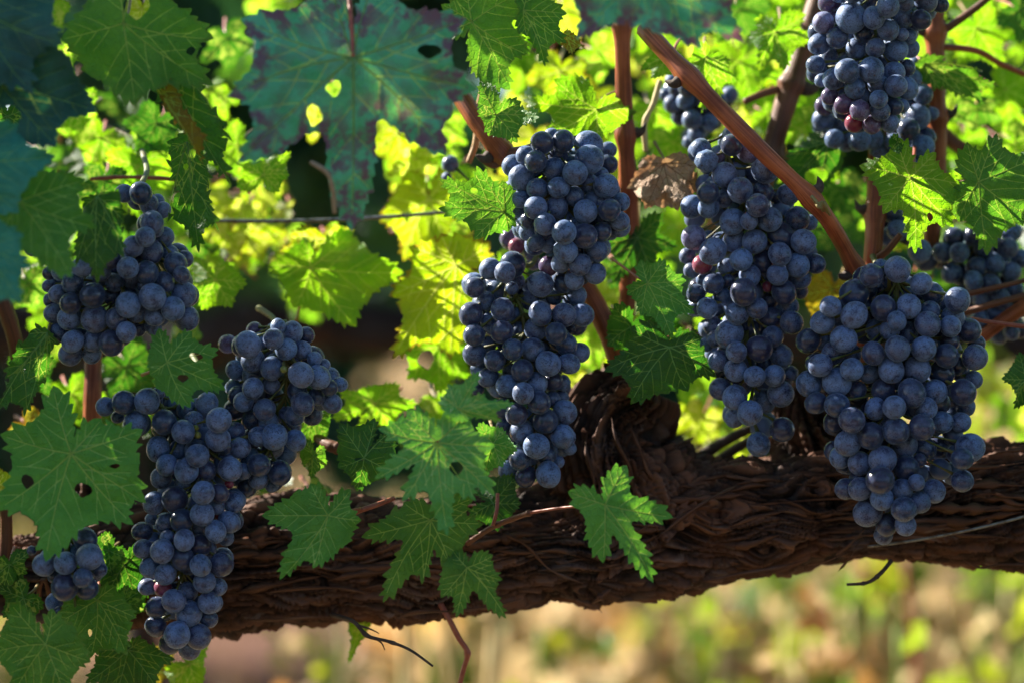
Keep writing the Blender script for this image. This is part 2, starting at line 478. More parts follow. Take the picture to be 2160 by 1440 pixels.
def bark_tube(name, spec, nlen, nseg, knots=(), seed=0.0, amp=1.0, parent=vine):
    """spec rows (px, py, y, r_px)"""
    S = catmull(spec, nlen)
    C = Pn(S[:, 0], S[:, 1], S[:, 2])
    rad = S[:, 3] * (.91 if name == 'arm' else 1.0) * KPX * (DCAM + S[:, 2])
    T, N, B = frames(C)
    L = np.concatenate([[0], np.cumsum(np.linalg.norm(np.diff(C, axis=0), axis=1))])
    a = np.linspace(0, 2 * math.pi, nseg, endpoint=False)
    A, LL = np.meshgrid(a, L)
    RR = np.repeat(rad[:, None], nseg, 1)
    pos = C[:, None, :] + RR[..., None] * (np.cos(A)[..., None] * N[:, None, :] + np.sin(A)[..., None] * B[:, None, :])
    # fibre coordinate (metres round the girth), bent round knots and drifting along the length
    ca, sa = np.cos(A), np.sin(A)
    r0 = 0.034
    drift = 0.45 * vnoise(LL * 6 + seed, ca * 0.9, sa * 0.9) + 0.09 * vnoise(LL * 20 + seed, ca * 2.2, sa * 2.2) + 0.03 * vnoise(LL * 90 + seed, ca * 6, sa * 6)
    ang = A + drift
    bul = np.zeros_like(A)
    for (kx, ky, kr, kh) in knots:
        kc = Pn(np.array(kx, float), np.array(ky, float), np.array(-0.005))
        d2 = (pos[..., 0] - kc[0]) ** 2 + (pos[..., 2] - kc[2]) ** 2
        front = np.clip(-(pos[..., 1] - C[:, None, 1]) / r0 * 2, 0, 1)
        g = np.exp(-d2 / (2 * (kr * 0.00029) ** 2)) * front
        ang = ang + g * 0.38 * np.sign(pos[..., 2] - kc[2]) * (1 - np.exp(-np.abs(pos[..., 2] - kc[2]) / 0.003))
        bul += g * kh * 0.6 * 0.00029 * (1 - 0.8 * np.exp(-d2 / (2 * (kr * 0.35 * 0.00029) ** 2)))
    ca, sa = np.cos(ang), np.sin(ang)
    def rid(kl, kc_, o=3):
        return fbm(LL * kl + seed, ca * kc_ + 5, sa * kc_ + seed, o)
    def plates(cl, nang, sd):
        # long peeling plates: each cell has its own height and lifts towards one end
        u = LL / cl + 0.35 * vnoise(LL * 40 + sd, ang * 3, ang * 0); w = (ang % (2 * math.pi)) / (2 * math.pi) * nang
        ui = np.floor(u).astype(int); wi = np.floor(w).astype(int)
        best = np.full(u.shape, 9.0); hgt = np.zeros(u.shape); sec_ = np.full(u.shape, 9.0)
        for du in (-1, 0, 1):
            for dw in (-1, 0, 1):
                cu = ui + du; cw = (wi + dw) % nang
                key = (cu * 7919 + cw * 104729 + int(sd * 100)) & 1023
                jx = (_perm[key] % 997) / 997.0; jy = (_perm[(key * 7 + 3) & 1023] % 997) / 997.0; hh = (_perm[(key * 13 + 5) & 1023] % 997) / 997.0
                ox = u - (ui + du + jx); ow = w - (wi + dw + jy)
                dd = np.hypot(ox, ow)
                m = dd < best
                sec_ = np.where(m, best, np.minimum(sec_, dd))
                hgt = np.where(m, hh * .7 + .45 * ox, hgt)
                best = np.where(m, dd, best)
        return hgt - .5 * np.exp(-((sec_ - best) / .10) ** 2)
    pl1 = plates(.038, 34, seed + .1); pl2 = plates(.016, 76, seed + .7)
    n_big = fbm(LL * 14 + seed, np.cos(A) * 1.2, np.sin(A) * 1.2, 3)
    r1 = 1 - np.abs(rid(7, 7.0, 2)); r2 = 1 - np.abs(rid(9, 19.0, 2)); r3 = rid(26, 48.0, 3)
    flake = np.clip(vnoise(LL * 30 + 9 + seed, ca * 9, sa * 9) * 3 - .6, 0, 1)
    ridge = 0.25 * r1 + 0.2 * r2 + 0.1 * r3 + .35 * np.clip(pl1, 0, 1) + .3 * np.clip(pl2, 0, 1)
    disp = amp * (0.0075 * n_big + 0.0042 * (r1 - 0.5) + 0.0034 * (r2 - 0.5) + 0.0013 * r3 + 0.0012 * flake + 0.0058 * pl1 + 0.0028 * pl2) + bul
    V = C[:, None, :] + (RR + disp)[..., None] * (np.cos(A)[..., None] * N[:, None, :] + np.sin(A)[..., None] * B[:, None, :])
    F = []
    for i in range(nlen - 1):
        b0, b1 = i * nseg, (i + 1) * nseg
        for q in range(nseg):
            q2 = q + 1 if q + 1 < nseg else 0
            F.append((b0 + q, b0 + q2, b1 + q2, b1 + q))
    F.append(tuple(range(nseg - 1, -1, -1))); F.append(tuple((nlen - 1) * nseg + q for q in range(nseg)))
    o = mesh_obj(name, V.reshape(-1, 3), F, M_bark, parent)
    me = o.data
    at = me.attributes.new('ridge', 'FLOAT', 'POINT')
    at.data.foreach_set('value', np.clip(ridge, 0, 1).ravel().astype(np.float32))
    uvl = me.uv_layers.new(name='UVMap')
    li = np.zeros(len(me.loops), dtype=np.int32); me.loops.foreach_get('vertex_index', li)
    uvs = np.stack([LL.ravel()[li], (ang * r0).ravel()[li]], -1).astype(np.float32)
    uvl.data.foreach_set('uv', uvs.ravel())
    # loose bark strips clinging to the surface
    return o, (C, rad, N, B, disp, L)

TR = [(-420, 1195, .03, 66), (-120, 1205, .03, 70), (60, 1215, .03, 78), (260, 1200, .03, 92), (500, 1182, .03, 124), (750, 1180, .03, 117), (1000, 1166, .03, 113),
      (1240, 1150, .03, 122), (1400, 1110, .03, 120), (1600, 1090, .03, 124), (1800, 1066, .03, 117), (2000, 1066, .03, 110), (2290, 1058, .03, 115), (2680, 1066, .03, 108)]
arm, arm_data = bark_tube('arm', TR, 1560, 300,
    knots=[(1290, 1130, 55, 26), (1625, 1150, 40, 30), (1500, 1075, 45, 16), (900, 1220, 40, 16), (1730, 1050, 35, 18), (640, 1230, 40, 14), (2050, 1090, 45, 12), (1245, 1250, 30, 22)])
spur, spur_data = bark_tube('spur', [(1380, 1110, .035, 120), (1325, 1030, .03, 98), (1290, 960, .028, 80), (1295, 900, .028, 80), (1335, 858, .03, 62), (1362, 836, .03, 44), (1370, 822, .03, 16)], 240, 200, seed=3.1, amp=1.7)
bark_tube('spur', [(1235, 1010, .03, 50), (1222, 950, .026, 38), (1240, 900, .026, 30), (1262, 868, .03, 22)], 110, 90, seed=5.7, amp=1.2)
spur2, _ = bark_tube('spur', [(1800, 1040, .05, 110), (1740, 960, .05, 92), (1700, 890, .055, 66), (1690, 820, .06, 34)], 150, 140, seed=8.3, amp=1.4)
bark_tube('spur', [(130, 1230, .035, 60), (190, 1120, .04, 44), (205, 1010, .045, 34), (200, 900, .04, 24)], 110, 70, seed=12.3)

def bark_strip(pts, w, name='bark_strip', twist=0.5, seed=0):
    S = catmull(pts, 26)
    C = Pn(S[:, 0], S[:, 1], S[:, 2])
    n = len(C)
    T, N, B = frames(C)
    t = np.linspace(0, 1, n)
    ws = w * 0.00029 * np.clip(np.minimum(t * 7, (1 - t) * 4), 0.12, 1) * (0.75 + 0.4 * vnoise(t * 9 + seed, t * 0, t * 0))
    V = []; F = []
    for i in range(n):
        aa = twist * math.sin(3 * t[i] + seed) + 0.4
        side = N[i] * math.cos(aa) + B[i] * math.sin(aa)
        up = np.cross(T[i], side)
        th = 0.0006
        c = C[i]
        V += [c - side * ws[i], c + up * ws[i] * 0.35, c + side * ws[i], c + up * (ws[i] * 0.35 - th) , ]
    for i in range(n - 1):
        for q in range(4):
            q2 = (q + 1) % 4
            F.append((i * 4 + q, i * 4 + q2, (i + 1) * 4 + q2, (i + 1) * 4 + q))
    F += [(3, 2, 1, 0), tuple((n - 1) * 4 + q for q in range(4))]
    o = mesh_obj(name, np.array(V), F, M_bark, vine)
    uvl = o.data.uv_layers.new(name='UVMap')
    for lp, d in zip(o.data.loops, uvl.data):
        d.uv = (lp.vertex_index // 4 * 0.004 + seed, (lp.vertex_index % 4) * 0.003)
    at = o.data.attributes.new('ridge', 'FLOAT', 'POINT')
    at.data.foreach_set('value', np.full(len(o.data.vertices), 0.6, dtype=np.float32))
    return o

# hanging and lifted strips seen along the arm
strips = [
    ([(830, 1306, .0, ), (880, 1290, -.012), (960, 1288, -.014), (1040, 1278, -.01), (1100, 1262, 0)], 9),
    ([(1560, 1020, -.005), (1500, 1050, -.016), (1440, 1090, -.014), (1380, 1140, -.008)], 6),
    ([(1700, 1180, .0), (1640, 1196, -.008), (1560, 1210, -.006), (1450, 1232, .004)], 5),
    ([(1760, 1172, -.006), (1790, 1150, -.014), (1810, 1130, -.012), (1830, 1110, -.006)], 4),
    ([(1768, 1204, .002), (1785, 1185, -.008), (1800, 1165, -.012), (1815, 1140, -.01)], 4),
    ([(1700, 1192, .0), (1735, 1186, -.012), (1770, 1172, -.012), (1800, 1160, -.006)], 4),
    ([(2030, 1180, .0), (2070, 1197, -.002), (2110, 1190, .0), (2200, 1192, .004)], 5),
    ([(1230, 1285, .012), (1245, 1275, .004), (1262, 1262, -.006), (1290, 1240, -.006)], 9),
    ([(1210, 1262, .006), (1232, 1270, .0), (1258, 1280, .004), (1270, 1292, .012)], 7),
    ([(500, 1308, .012), (580, 1306, -.002), (660, 1300, -.004), (740, 1304, .01)], 6),
    ([(1050, 1120, -.004), (1110, 1150, -.014), (1160, 1200, -.012), (1230, 1230, -.004)], 6),
    ([(1040, 1160, -.006), (1100, 1165, -.012), (1180, 1160, -.012), (1240, 1180, -.006)], 6),
    ([(1330, 900, -.004), (1352, 950, -.008), (1372, 1000, -.004), (1420, 1040, 0)], 7),
    ([(1240, 900, .004), (1236, 950, -.004), (1250, 1000, -.004), (1262, 1060, 0)], 6),
    ([(1290, 880, -.008), (1300, 930, -.012), (1330, 990, -.008), (1340, 1060, -.004)], 8),
    ([(560, 1250, -.004), (640, 1240, -.012), (720, 1240, -.01), (800, 1255, -.004)], 6),
    ([(1900, 980, -.004), (1980, 975, -.012), (2070, 985, -.012), (2160, 975, -.006)], 6),
    ([(2080, 960, .0), (2130, 950, -.008), (2180, 948, -.008), (2220, 955, .0)], 6),
    ([(1420, 1228, .004), (1460, 1236, .0), (1480, 1240, .004), (1500, 1234, .01)], 4),
]
for i, (pts, w) in enumerate(strips):
    bark_strip(pts, w, seed=i * 1.37)
for i in range(76):   # ribbons of bark standing a little off the arm
    x0 = rnd.uniform(430, 2120); ln = rnd.uniform(90, 260)
    i0 = np.interp(x0, [r[0] for r in TR], [r[1] for r in TR]); 
    v0 = rnd.uniform(-0.85, 0.95); v1 = v0 + rnd.uniform(-0.25, 0.25)
    pts = []
    for q in range(5):
        x = x0 + ln * q / 4
        yc = np.interp(x, [r[0] for r in TR], [r[1] for r in TR]); rr = np.interp(x, [r[0] for r in TR], [r[3] for r in TR])
        v = max(-0.97, min(0.97, v0 + (v1 - v0) * q / 4 + rnd.uniform(-.04, .04)))
        dep = .03 - math.sqrt(1 - v * v) * rr * .00029 - (0.0015 if 0 < q < 4 else -0.001) - rnd.uniform(0, .009 if q in (0, 4) else .004)
        pts.append((x, yc + v * rr, dep))
    bark_strip(pts, rnd.uniform(4, 15), seed=50 + i * 0.77)

def cane(pts, r0, r1, mat=M_cane, name='cane', nodes=(), n=60, nseg=16, parent=vine, seed=0.0):
    """pts rows (px, py, y); radii in px; nodes are fractions along with a swelling"""
    S = catmull(pts, n)
    C = Pn(S[:, 0], S[:, 1], S[:, 2])
    t = np.linspace(0, 1, n)
    rad = (r0 + (r1 - r0) * t)
    for nd in nodes:
        rad = rad * (1 + 0.38 * np.exp(-((t - nd) / 0.028) ** 2))
    rad = rad * (1 + 0.05 * vnoise(t * 14 + seed * 3, t * 0 + seed, t * 0)) * KPX * (DCAM + S[:, 2])
    V, F = tube_geo(C, rad, nseg)
    # faint long ridges
    Vr = V.reshape(n, nseg, 3)
    aa = np.arange(nseg)
    bump = 0.05 * np.sin(aa * 2.4 + seed)[None, :, None] * rad[:, None, None]
    Vr = Vr + (Vr - C[:, None, :]) / (rad[:, None, None] + 1e-9) * bump
    o = mesh_obj(name, Vr.reshape(-1, 3), F, mat, parent)
    uvl = o.data.uv_layers.new(name='UVMap')
    L_ = np.concatenate([[0], np.cumsum(np.linalg.norm(np.diff(C, axis=0), axis=1))]) + seed
    if r0 > 9:
        Tn, Nn, Bn = frames(C)
        for q, nd in enumerate(nodes):
            i_ = min(n - 2, max(1, int(nd * (n - 1)))); sd = (1 if q % 2 else -1)
            side = Nn[i_] * sd; rr_ = rad[i_]
            B0 = C[i_] + side * rr_ * .75
            path = catmull([tuple(B0), tuple(B0 + side * rr_ * .7 - Tn[i_] * rr_ * .2), tuple(B0 + side * rr_ * 1.05 - Tn[i_] * rr_ * .9)], 9)
            Vb, Fb = tube_geo(path, rr_ * np.array([.5, .52, .5, .46, .40, .33, .25, .15, .04]), 10)
            mesh_obj('bud', Vb, Fb, M_twig, o, origin=np.array(world_loc(parent)))
    li = np.zeros(len(o.data.loops), dtype=np.int32); o.data.loops.foreach_get('vertex_index', li)
    tri = np.abs(2.0 * (li % nseg) / nseg - 1.0)
    uvl.data.foreach_set('uv', np.stack([L_[np.minimum(li // nseg, n - 1)], tri * r0 * .0009], -1).astype(np.float32).ravel())
    return o

cane([(1360, 60, -.02), (1390, 95, -.03), (1480, 190, -.045), (1600, 312, -.055), (1722, 432, -.05), (1790, 540, -.02), (1850, 680, .01), (1780, 900, .04)], 19, 15, nodes=(.14, .485, .66), n=150, seed=1)
g = Geo()   # the broken bud scar on the big cane
for q in range(7):
    a = q * 0.9
    V, F = tube_geo(catmull([P(1712 + q * 4, 415 + q * 5, -.068)[:], P(1724 + 4 * math.cos(a) + q * 2, 432 + 6 * math.sin(a), -.074)[:], P(1738 + 3 * q - 6, 440 + 4 * q - 10, -.068)[:]], 8), np.linspace(.0012, .0008, 8), 6)
    g.add(V, F)
mesh_obj('bud_scar', g.verts(), g.f, M_pet_green, vine)
cane([(970, 200, .0), (1010, 262, -.01), (1062, 325, -.01), (1150, 430, .03), (1210, 560, .03), (1262, 655, .02), (1300, 740, .02), (1330, 850, .03)], 19, 24, nodes=(.2, .5), n=90, seed=2)
cane([(1062, 328, -.012), (1110, 318, -.02), (1150, 300, -.025), (1190, 285, -.02)], 14, 8, M_cane_dark, seed=3, n=30)
cane([(1018, 335, -.008), (1040, 345, -.008), (1066, 335, -.006)], 8, 14, M_cane_dark, seed=3.4, n=20)
cane([(1312, -80, .02), (1312, 60, .015), (1316, 200, .02), (1322, 340, .025), (1330, 480, .04), (1320, 700, .05)], 17, 19, nodes=(.17, .47, .62), n=100, seed=4)
cane([(1740, -40, .07), (1692, 110, .065), (1642, 268, .06), (1600, 420, .06)], 25, 22, M_cane_dark, nodes=(.25, .48, .8), n=70, seed=5)
cane([(1570, 215, .05), (1610, 198, .055), (1660, 184, .065)], 7, 9, M_cane_dark, seed=5.5, n=20)
cane([(1975, -60, .05), (1972, 60, .05), (1976, 200, .05), (1978, 360, .055), (1960, 560, .06)], 19, 17, nodes=(.21, .5, .8), n=80, seed=6)
cane([(1862, 100, .035), (1852, 280, .035), (1846, 440, .02), (1838, 560, .01), (1800, 800, .03)], 19, 18, nodes=(.5,), n=60, seed=7)
cane([(1975, 75, .05), (2020, 45, .05), (2080, 0, .05), (2140, -60, .05)], 9, 6, M_cane_dark, seed=7.2, n=24)
cane([(1980, 98, .05), (2060, 108, .055), (2110, 135, .06), (2180, 165, .06)], 7, 6, seed=7.3, n=24)
cane([(1960, 250, .09), (2010, 300, .08), (2080, 345, .075), (2200, 420, .08)], 15, 14, M_cane_dark, seed=8, n=30)
cane([(196, 700, .03), (196, 800, .02), (195, 900, .02), (205, 1020, .035)], 18, 19, nodes=(.1, .7), n=50, seed=9)
cane([(-10, 600, .01), (16, 665, .01), (34, 735, .015), (40, 830, .03)], 19, 13, M_cane_dark, n=30, seed=10)
cane([(10, 1190, .0), (14, 1110, .0), (8, 1020, .0)], 14, 12, M_cane_dark, n=20, seed=10.4)
cane([(2050, 730, .04), (2110, 680, .03), (2200, 620, .03)], 13, 18, n=30, seed=11)
cane([(2035, 622, .02), (2100, 607, .015), (2190, 585, .02)], 6, 5, M_cane_dark, n=24, seed=12)
cane([(2035, 660, .02), (2100, 640, .012), (2190, 616, .015)], 7, 7, M_cane_dark, n=24, seed=13)
cane([(2050, 672, -.01), (2100, 681, -.02), (2190, 692, -.025)], 4, 5, M_pet_red, n=24, seed=14)
cane([(1830, 560, .01), (1870, 530, .0), (1900, 495, -.005)], 10, 6, M_cane_dark, n=20, seed=15)
# lateral shoot over the arm, with the little reddish knob
cane([(985, 1145, -.02), (1040, 1110, -.04), (1085, 1092, -.05), (1118, 1080, -.058)], 6, 6, M_cane_dark, 'lateral_shoot', nodes=(.5, .98), n=40, nseg=10, seed=16)
cane([(1050, 1040, -.04), (1048, 1075, -.045), (1040, 1108, -.045)], 4, 4, M_pet_red, 'lateral_shoot', n=20, nseg=8, seed=17)
cane([(745, 1080, -.05), (790, 1065, -.045), (830, 1050, -.03)], 6, 5, M_pet_red, 'lateral_shoot', n=20, nseg=8, seed=18)
cane([(715, 945, -.01), (690, 935, -.005), (660, 915, .01)], 14, 10, M_cane_dark, 'lateral_shoot', n=20, nseg=10, seed=19)
# dead old sticks behind the arm
for i, pts in enumerate([[(1400, 1030, .05), (1450, 985, .05), (1520, 935, .055), (1610, 890, .06)], [(1430, 1010, .06), (1490, 985, .06), (1570, 935, .065), (1640, 905, .07)], [(1480, 1000, .05), (1540, 985, .052), (1600, 958, .055)]]):
    cane(pts, 15 - 3 * i, 8, M_twig, 'dead_stick', n=30, nseg=10, seed=20 + i)
# twigs hanging under the arm
cane([(700, 1295, .0), (745, 1310, -.03), (775, 1340, -.035), (820, 1352, -.04), (865, 1370, -.045), (913, 1404, -.05)], 5, 2.5, M_twig, 'hanging_twig', nodes=(.35, .6), n=50, nseg=8, seed=23)
cane([(790, 1345, -.037), (805, 1355, -.036), (812, 1370, -.036)], 2.5, 1, M_twig, 'hanging_twig', n=12, nseg=6, seed=24)
cane([(755, 1318, -.033), (780, 1325, -.03), (800, 1335, -.03)], 3, 1, M_twig, 'hanging_twig', n=12, nseg=6, seed=25)
cane([(1786, 1232, -.01), (1830, 1228, -.012), (1858, 1208, -.012), (1880, 1182, -.004)], 3, 5, M_twig, 'hanging_twig', nodes=(.3, .6), n=40, nseg=8, seed=26)
cane([(925, 1265, .0), (950, 1310, -.005), (968, 1345, -.005), (986, 1375, -.005), (978, 1410, -.002), (965, 1460, .0)], 6, 5, M_pet_red, 'hanging_shoot', nodes=(.6,), n=50, nseg=10, seed=27)
# tan tendrils
def tendril(pts, r, label, mat=M_straw):
    S = catmull(pts, 40); C = Pn(S[:, 0], S[:, 1], S[:, 2])
    V, F = tube_geo(C, np.full(40, r * .00029) * (1 + .25 * vnoise(np.linspace(0, 9, 40), np.zeros(40), np.zeros(40))), 8)
    o = mesh_obj('tendril', V, F, mat, None, origin=C[0])
    tag(o, label, 'tendril')
tendril([(655, 342, -.17), (690, 365, -.172), (702, 400, -.17), (706, 450, -.165)], 4.5, 'tan dried tendril curving below the big purple blotched leaf', stem_material('tan_tendril', (.2, .15, .09), (.26, .2, .13), .6))
tendril([(1392, 170, .03), (1380, 215, .03), (1360, 260, .03), (1362, 320, .035)], 6, 'pale sunlit tan tendril beside the dark blurred bunch at the top')
tendril([(1018, 130, .0), (1020, 180, .005), (1006, 240, .01), (1004, 300, .01), (988, 345, .01)], 7, 'brown knobbly tendril to the left of the middle bunch, lit on one edge', stem_material('brown_tendril', (.22, .12, .05), (.35, .22, .1), .5))
tendril([(190, 378, .02), (260, 374, .02), (330, 376, .02), (382, 380, .02)], 4.5, 'thin straight purplish stalk across the bright leaf above the left bunch', M_pet_red)
tendril([(80, 1290, .0), (84, 1235, -.01), (95, 1225, -.012), (110, 1280, -.004), (120, 1330, .0)], 5, 'brown looping stalk hanging under the small lower left bunch', M_cane_dark)

# wires
def wire(a, b, r, label):
    A, B_ = P(*a), P(*b)
    n = 24
    t = np.linspace(0, 1, n)[:, None]
    C = np.array(A) * (1 - t) + np.array(B_) * t
    C[:, 2] -= 0.004 * 4 * (t * (1 - t))[:, 0]
    V, F = tube_geo(C, np.full(n, r), 10)
    o = mesh_obj('trellis_wire', V, F, M_wire, None, origin=np.array(A))
    tag(o, label, 'wire')
wire((380, 463, .06), (1010, 440, .06), .0013, 'pale steel trellis wire crossing behind the big blotched leaf')
wire((1830, 1152, -.012), (2300, 1045, -.02), .0009, 'grey steel wire slanting across the vine arm at lower right')

# ------------------------------------------------------------------ leaves
def poly_contains(poly, pts):
    x, y = pts[:, 0], pts[:, 1]
    inside = np.zeros(len(pts), bool)
    n = len(poly); j = n - 1
    for i in range(n):
        xi, yi = poly[i]; xj, yj = poly[j]
        if yi != yj:
            c = ((yi > y) != (yj > y)) & (x < (xj - xi) * (y - yi) / (yj - yi) + xi)
            inside ^= c
        j = i
    return inside

def seg_dist(pts, A, B):
    """min distance of pts to segments A->B"""
    d = np.full(len(pts), 1e9)
    for a, b in zip(A, B):
        ab = b - a; l2 = (ab ** 2).sum() + 1e-9
        t = np.clip(((pts - a) @ ab) / l2, 0, 1)
        q = a + t[:, None] * ab
        d = np.minimum(d, np.hypot(*(pts - q).T))
    return d

def bez(a, c, b, n):
    t = np.linspace(0, 1, n)[:, None]
    return (1 - t) ** 2 * a + 2 * t * (1 - t) * c + t * t * b

def bez3(a, c, d, b, n):
    t = np.linspace(0, 1, n)[:, None]
    return (1 - t) ** 3 * a + 3 * t * (1 - t) ** 2 * c + 3 * t * t * (1 - t) * d + t ** 3 * b

def leaf_outline(tips, ks, kpet, rg, tooth, tamp=.44):
    """tips: array (n,2) relative to the junction, in angular order. Returns the toothed outline (CCW or CW as tips run)."""
    n = len(tips)
    r = np.hypot(tips[:, 0], tips[:, 1]); a = np.unwrap(np.arctan2(tips[:, 1], tips[:, 0]))
    sgn = 1 if a[-1] > a[0] else -1
    Rm = r.mean()
    pieces = []       # (points base->tip order flag, array)
    for i in range(n):
        j = (i + 1) % n
        a0 = a[i]; a1 = a[j]
        if i == n - 1:
            a1 = a[0] + sgn * 2 * math.pi
            gap = (a1 - a0)
            kq = kpet
        else:
            gap = a1 - a0; kq = ks[i]
        b = a0 + gap * (0.5 + rg.uniform(-.05, .05)); q = kq * (r[i] + r[j]) / 2
        s = q * np.array([math.cos(b), math.sin(b)])
        fan = 0.66 if i < n - 1 else min(0.78, 0.9 * 0.95 / max(abs(gap) / 2, .6))
        def ctrl(at, rt, ba):
            d = ba - at
            if i == n - 1:
                return rt * 0.86 * np.array([math.cos(at + d * fan), math.sin(at + d * fan)])
            return None
        def flank(tp, at, rt, ba):
            c = ctrl(at, rt, ba)
            n_ = max(10, int(np.hypot(*(tp - s)) / 1.5))
            if c is not None: return bez(tp, c, s, n_)
            d = ba - at
            e1, e2 = at + d * .70, at + d * .56
            r1 = .66 * rt + .16 * q
            c1 = r1 * np.array([math.cos(e1), math.sin(e1)]); c2 = q * .97 * np.array([math.cos(e2), math.sin(e2)])
            return bez3(tp, c1, c2, s, n_)
        t0 = tips[i]; t1 = tips[j]
        m = max(8, int(np.hypot(*(t0 - s)) / 1.5)); m2 = max(8, int(np.hypot(*(t1 - s)) / 1.5))
        p1 = flank(t0, a0, r[i], b)           # tip -> sinus
        p2 = flank(t1, a1, r[j], b)[::-1]          # sinus -> tip
        pieces.append((p1, True)); pieces.append((p2, False))
    out = []
    for pi, (pp, from_tip) in enumerate(pieces):
        if not from_tip: pp = pp[::-1]                  # always tip -> sinus
        seg = np.hypot(*np.diff(pp, axis=0).T); cum = np.concatenate([[0], np.cumsum(seg)]); Lt = cum[-1]
        nt = max(2, int(round(Lt / tooth)))
        # normals pointing outward: away from the local lobe axis; use polygon orientation
        tang = np.gradient(pp, axis=0); tang /= np.hypot(tang[:, 0], tang[:, 1])[:, None] + 1e-9
        nor = np.stack([-tang[:, 1], tang[:, 0]], -1)
        if ((nor * pp).sum(1).mean() < 0): nor = -nor
        pts = []
        us = []
        x = 0.0
        cuts = np.cumsum(np.array([rg.uniform(.7, 1.3) for _ in range(nt)])); cuts = cuts / cuts[-1] * Lt
        prev = 0.0
        ns = 6
        for ti, cnd in enumerate(cuts):
            w = cnd - prev
            big = 1.0 + (0.5 if ti % 2 else -0.1)
            for e in range(ns):
                f = e / ns
                sx = prev + f * w
                # tooth: from the notch near the tip side rises slowly (away from the tip) ... peak close to tip side
                if ti == 0:
                    h = 0.0 if f < .55 else -(f - .55) / .45 * 0.35
                else:
                    pk = 0.30
                    h = (f / pk) ** 0.8 if f < pk else 1 - ((f - pk) / (1 - pk)) ** 0.9
                    h = h * big - 0.30
                fade = min(1.0, max(0.0, (1 - sx / Lt) * 2.6)) ** 0.7
                amp = tamp * tooth * fade * rg.uniform(.92, 1.08)
                px = np.interp(sx, cum, pp[:, 0]); py = np.interp(sx, cum, pp[:, 1])
                nx = np.interp(sx, cum, nor[:, 0]); ny = np.interp(sx, cum, nor[:, 1])
                tx = np.interp(sx, cum, tang[:, 0]); ty = np.interp(sx, cum, tang[:, 1])
                # lean teeth towards the tip (tang runs tip -> sinus)
                pts.append((px + amp * h * (nx - 0.45 * tx), py + amp * h * (ny - 0.45 * ty)))
            prev = cnd
        pts.append(tuple(pp[-1]))
        pts = np.array(pts)
        if not from_tip: pts = pts[::-1]
        out.append(pts)
    O = np.vstack(out)
    keep = [0]
    for i in range(1, len(O)):
        if np.hypot(*(O[i] - O[keep[-1]])) > 0.6: keep.append(i)
    O = O[keep]
    if np.hypot(*(O[0] - O[-1])) < 0.6: O = O[:-1]
    return O, Rm

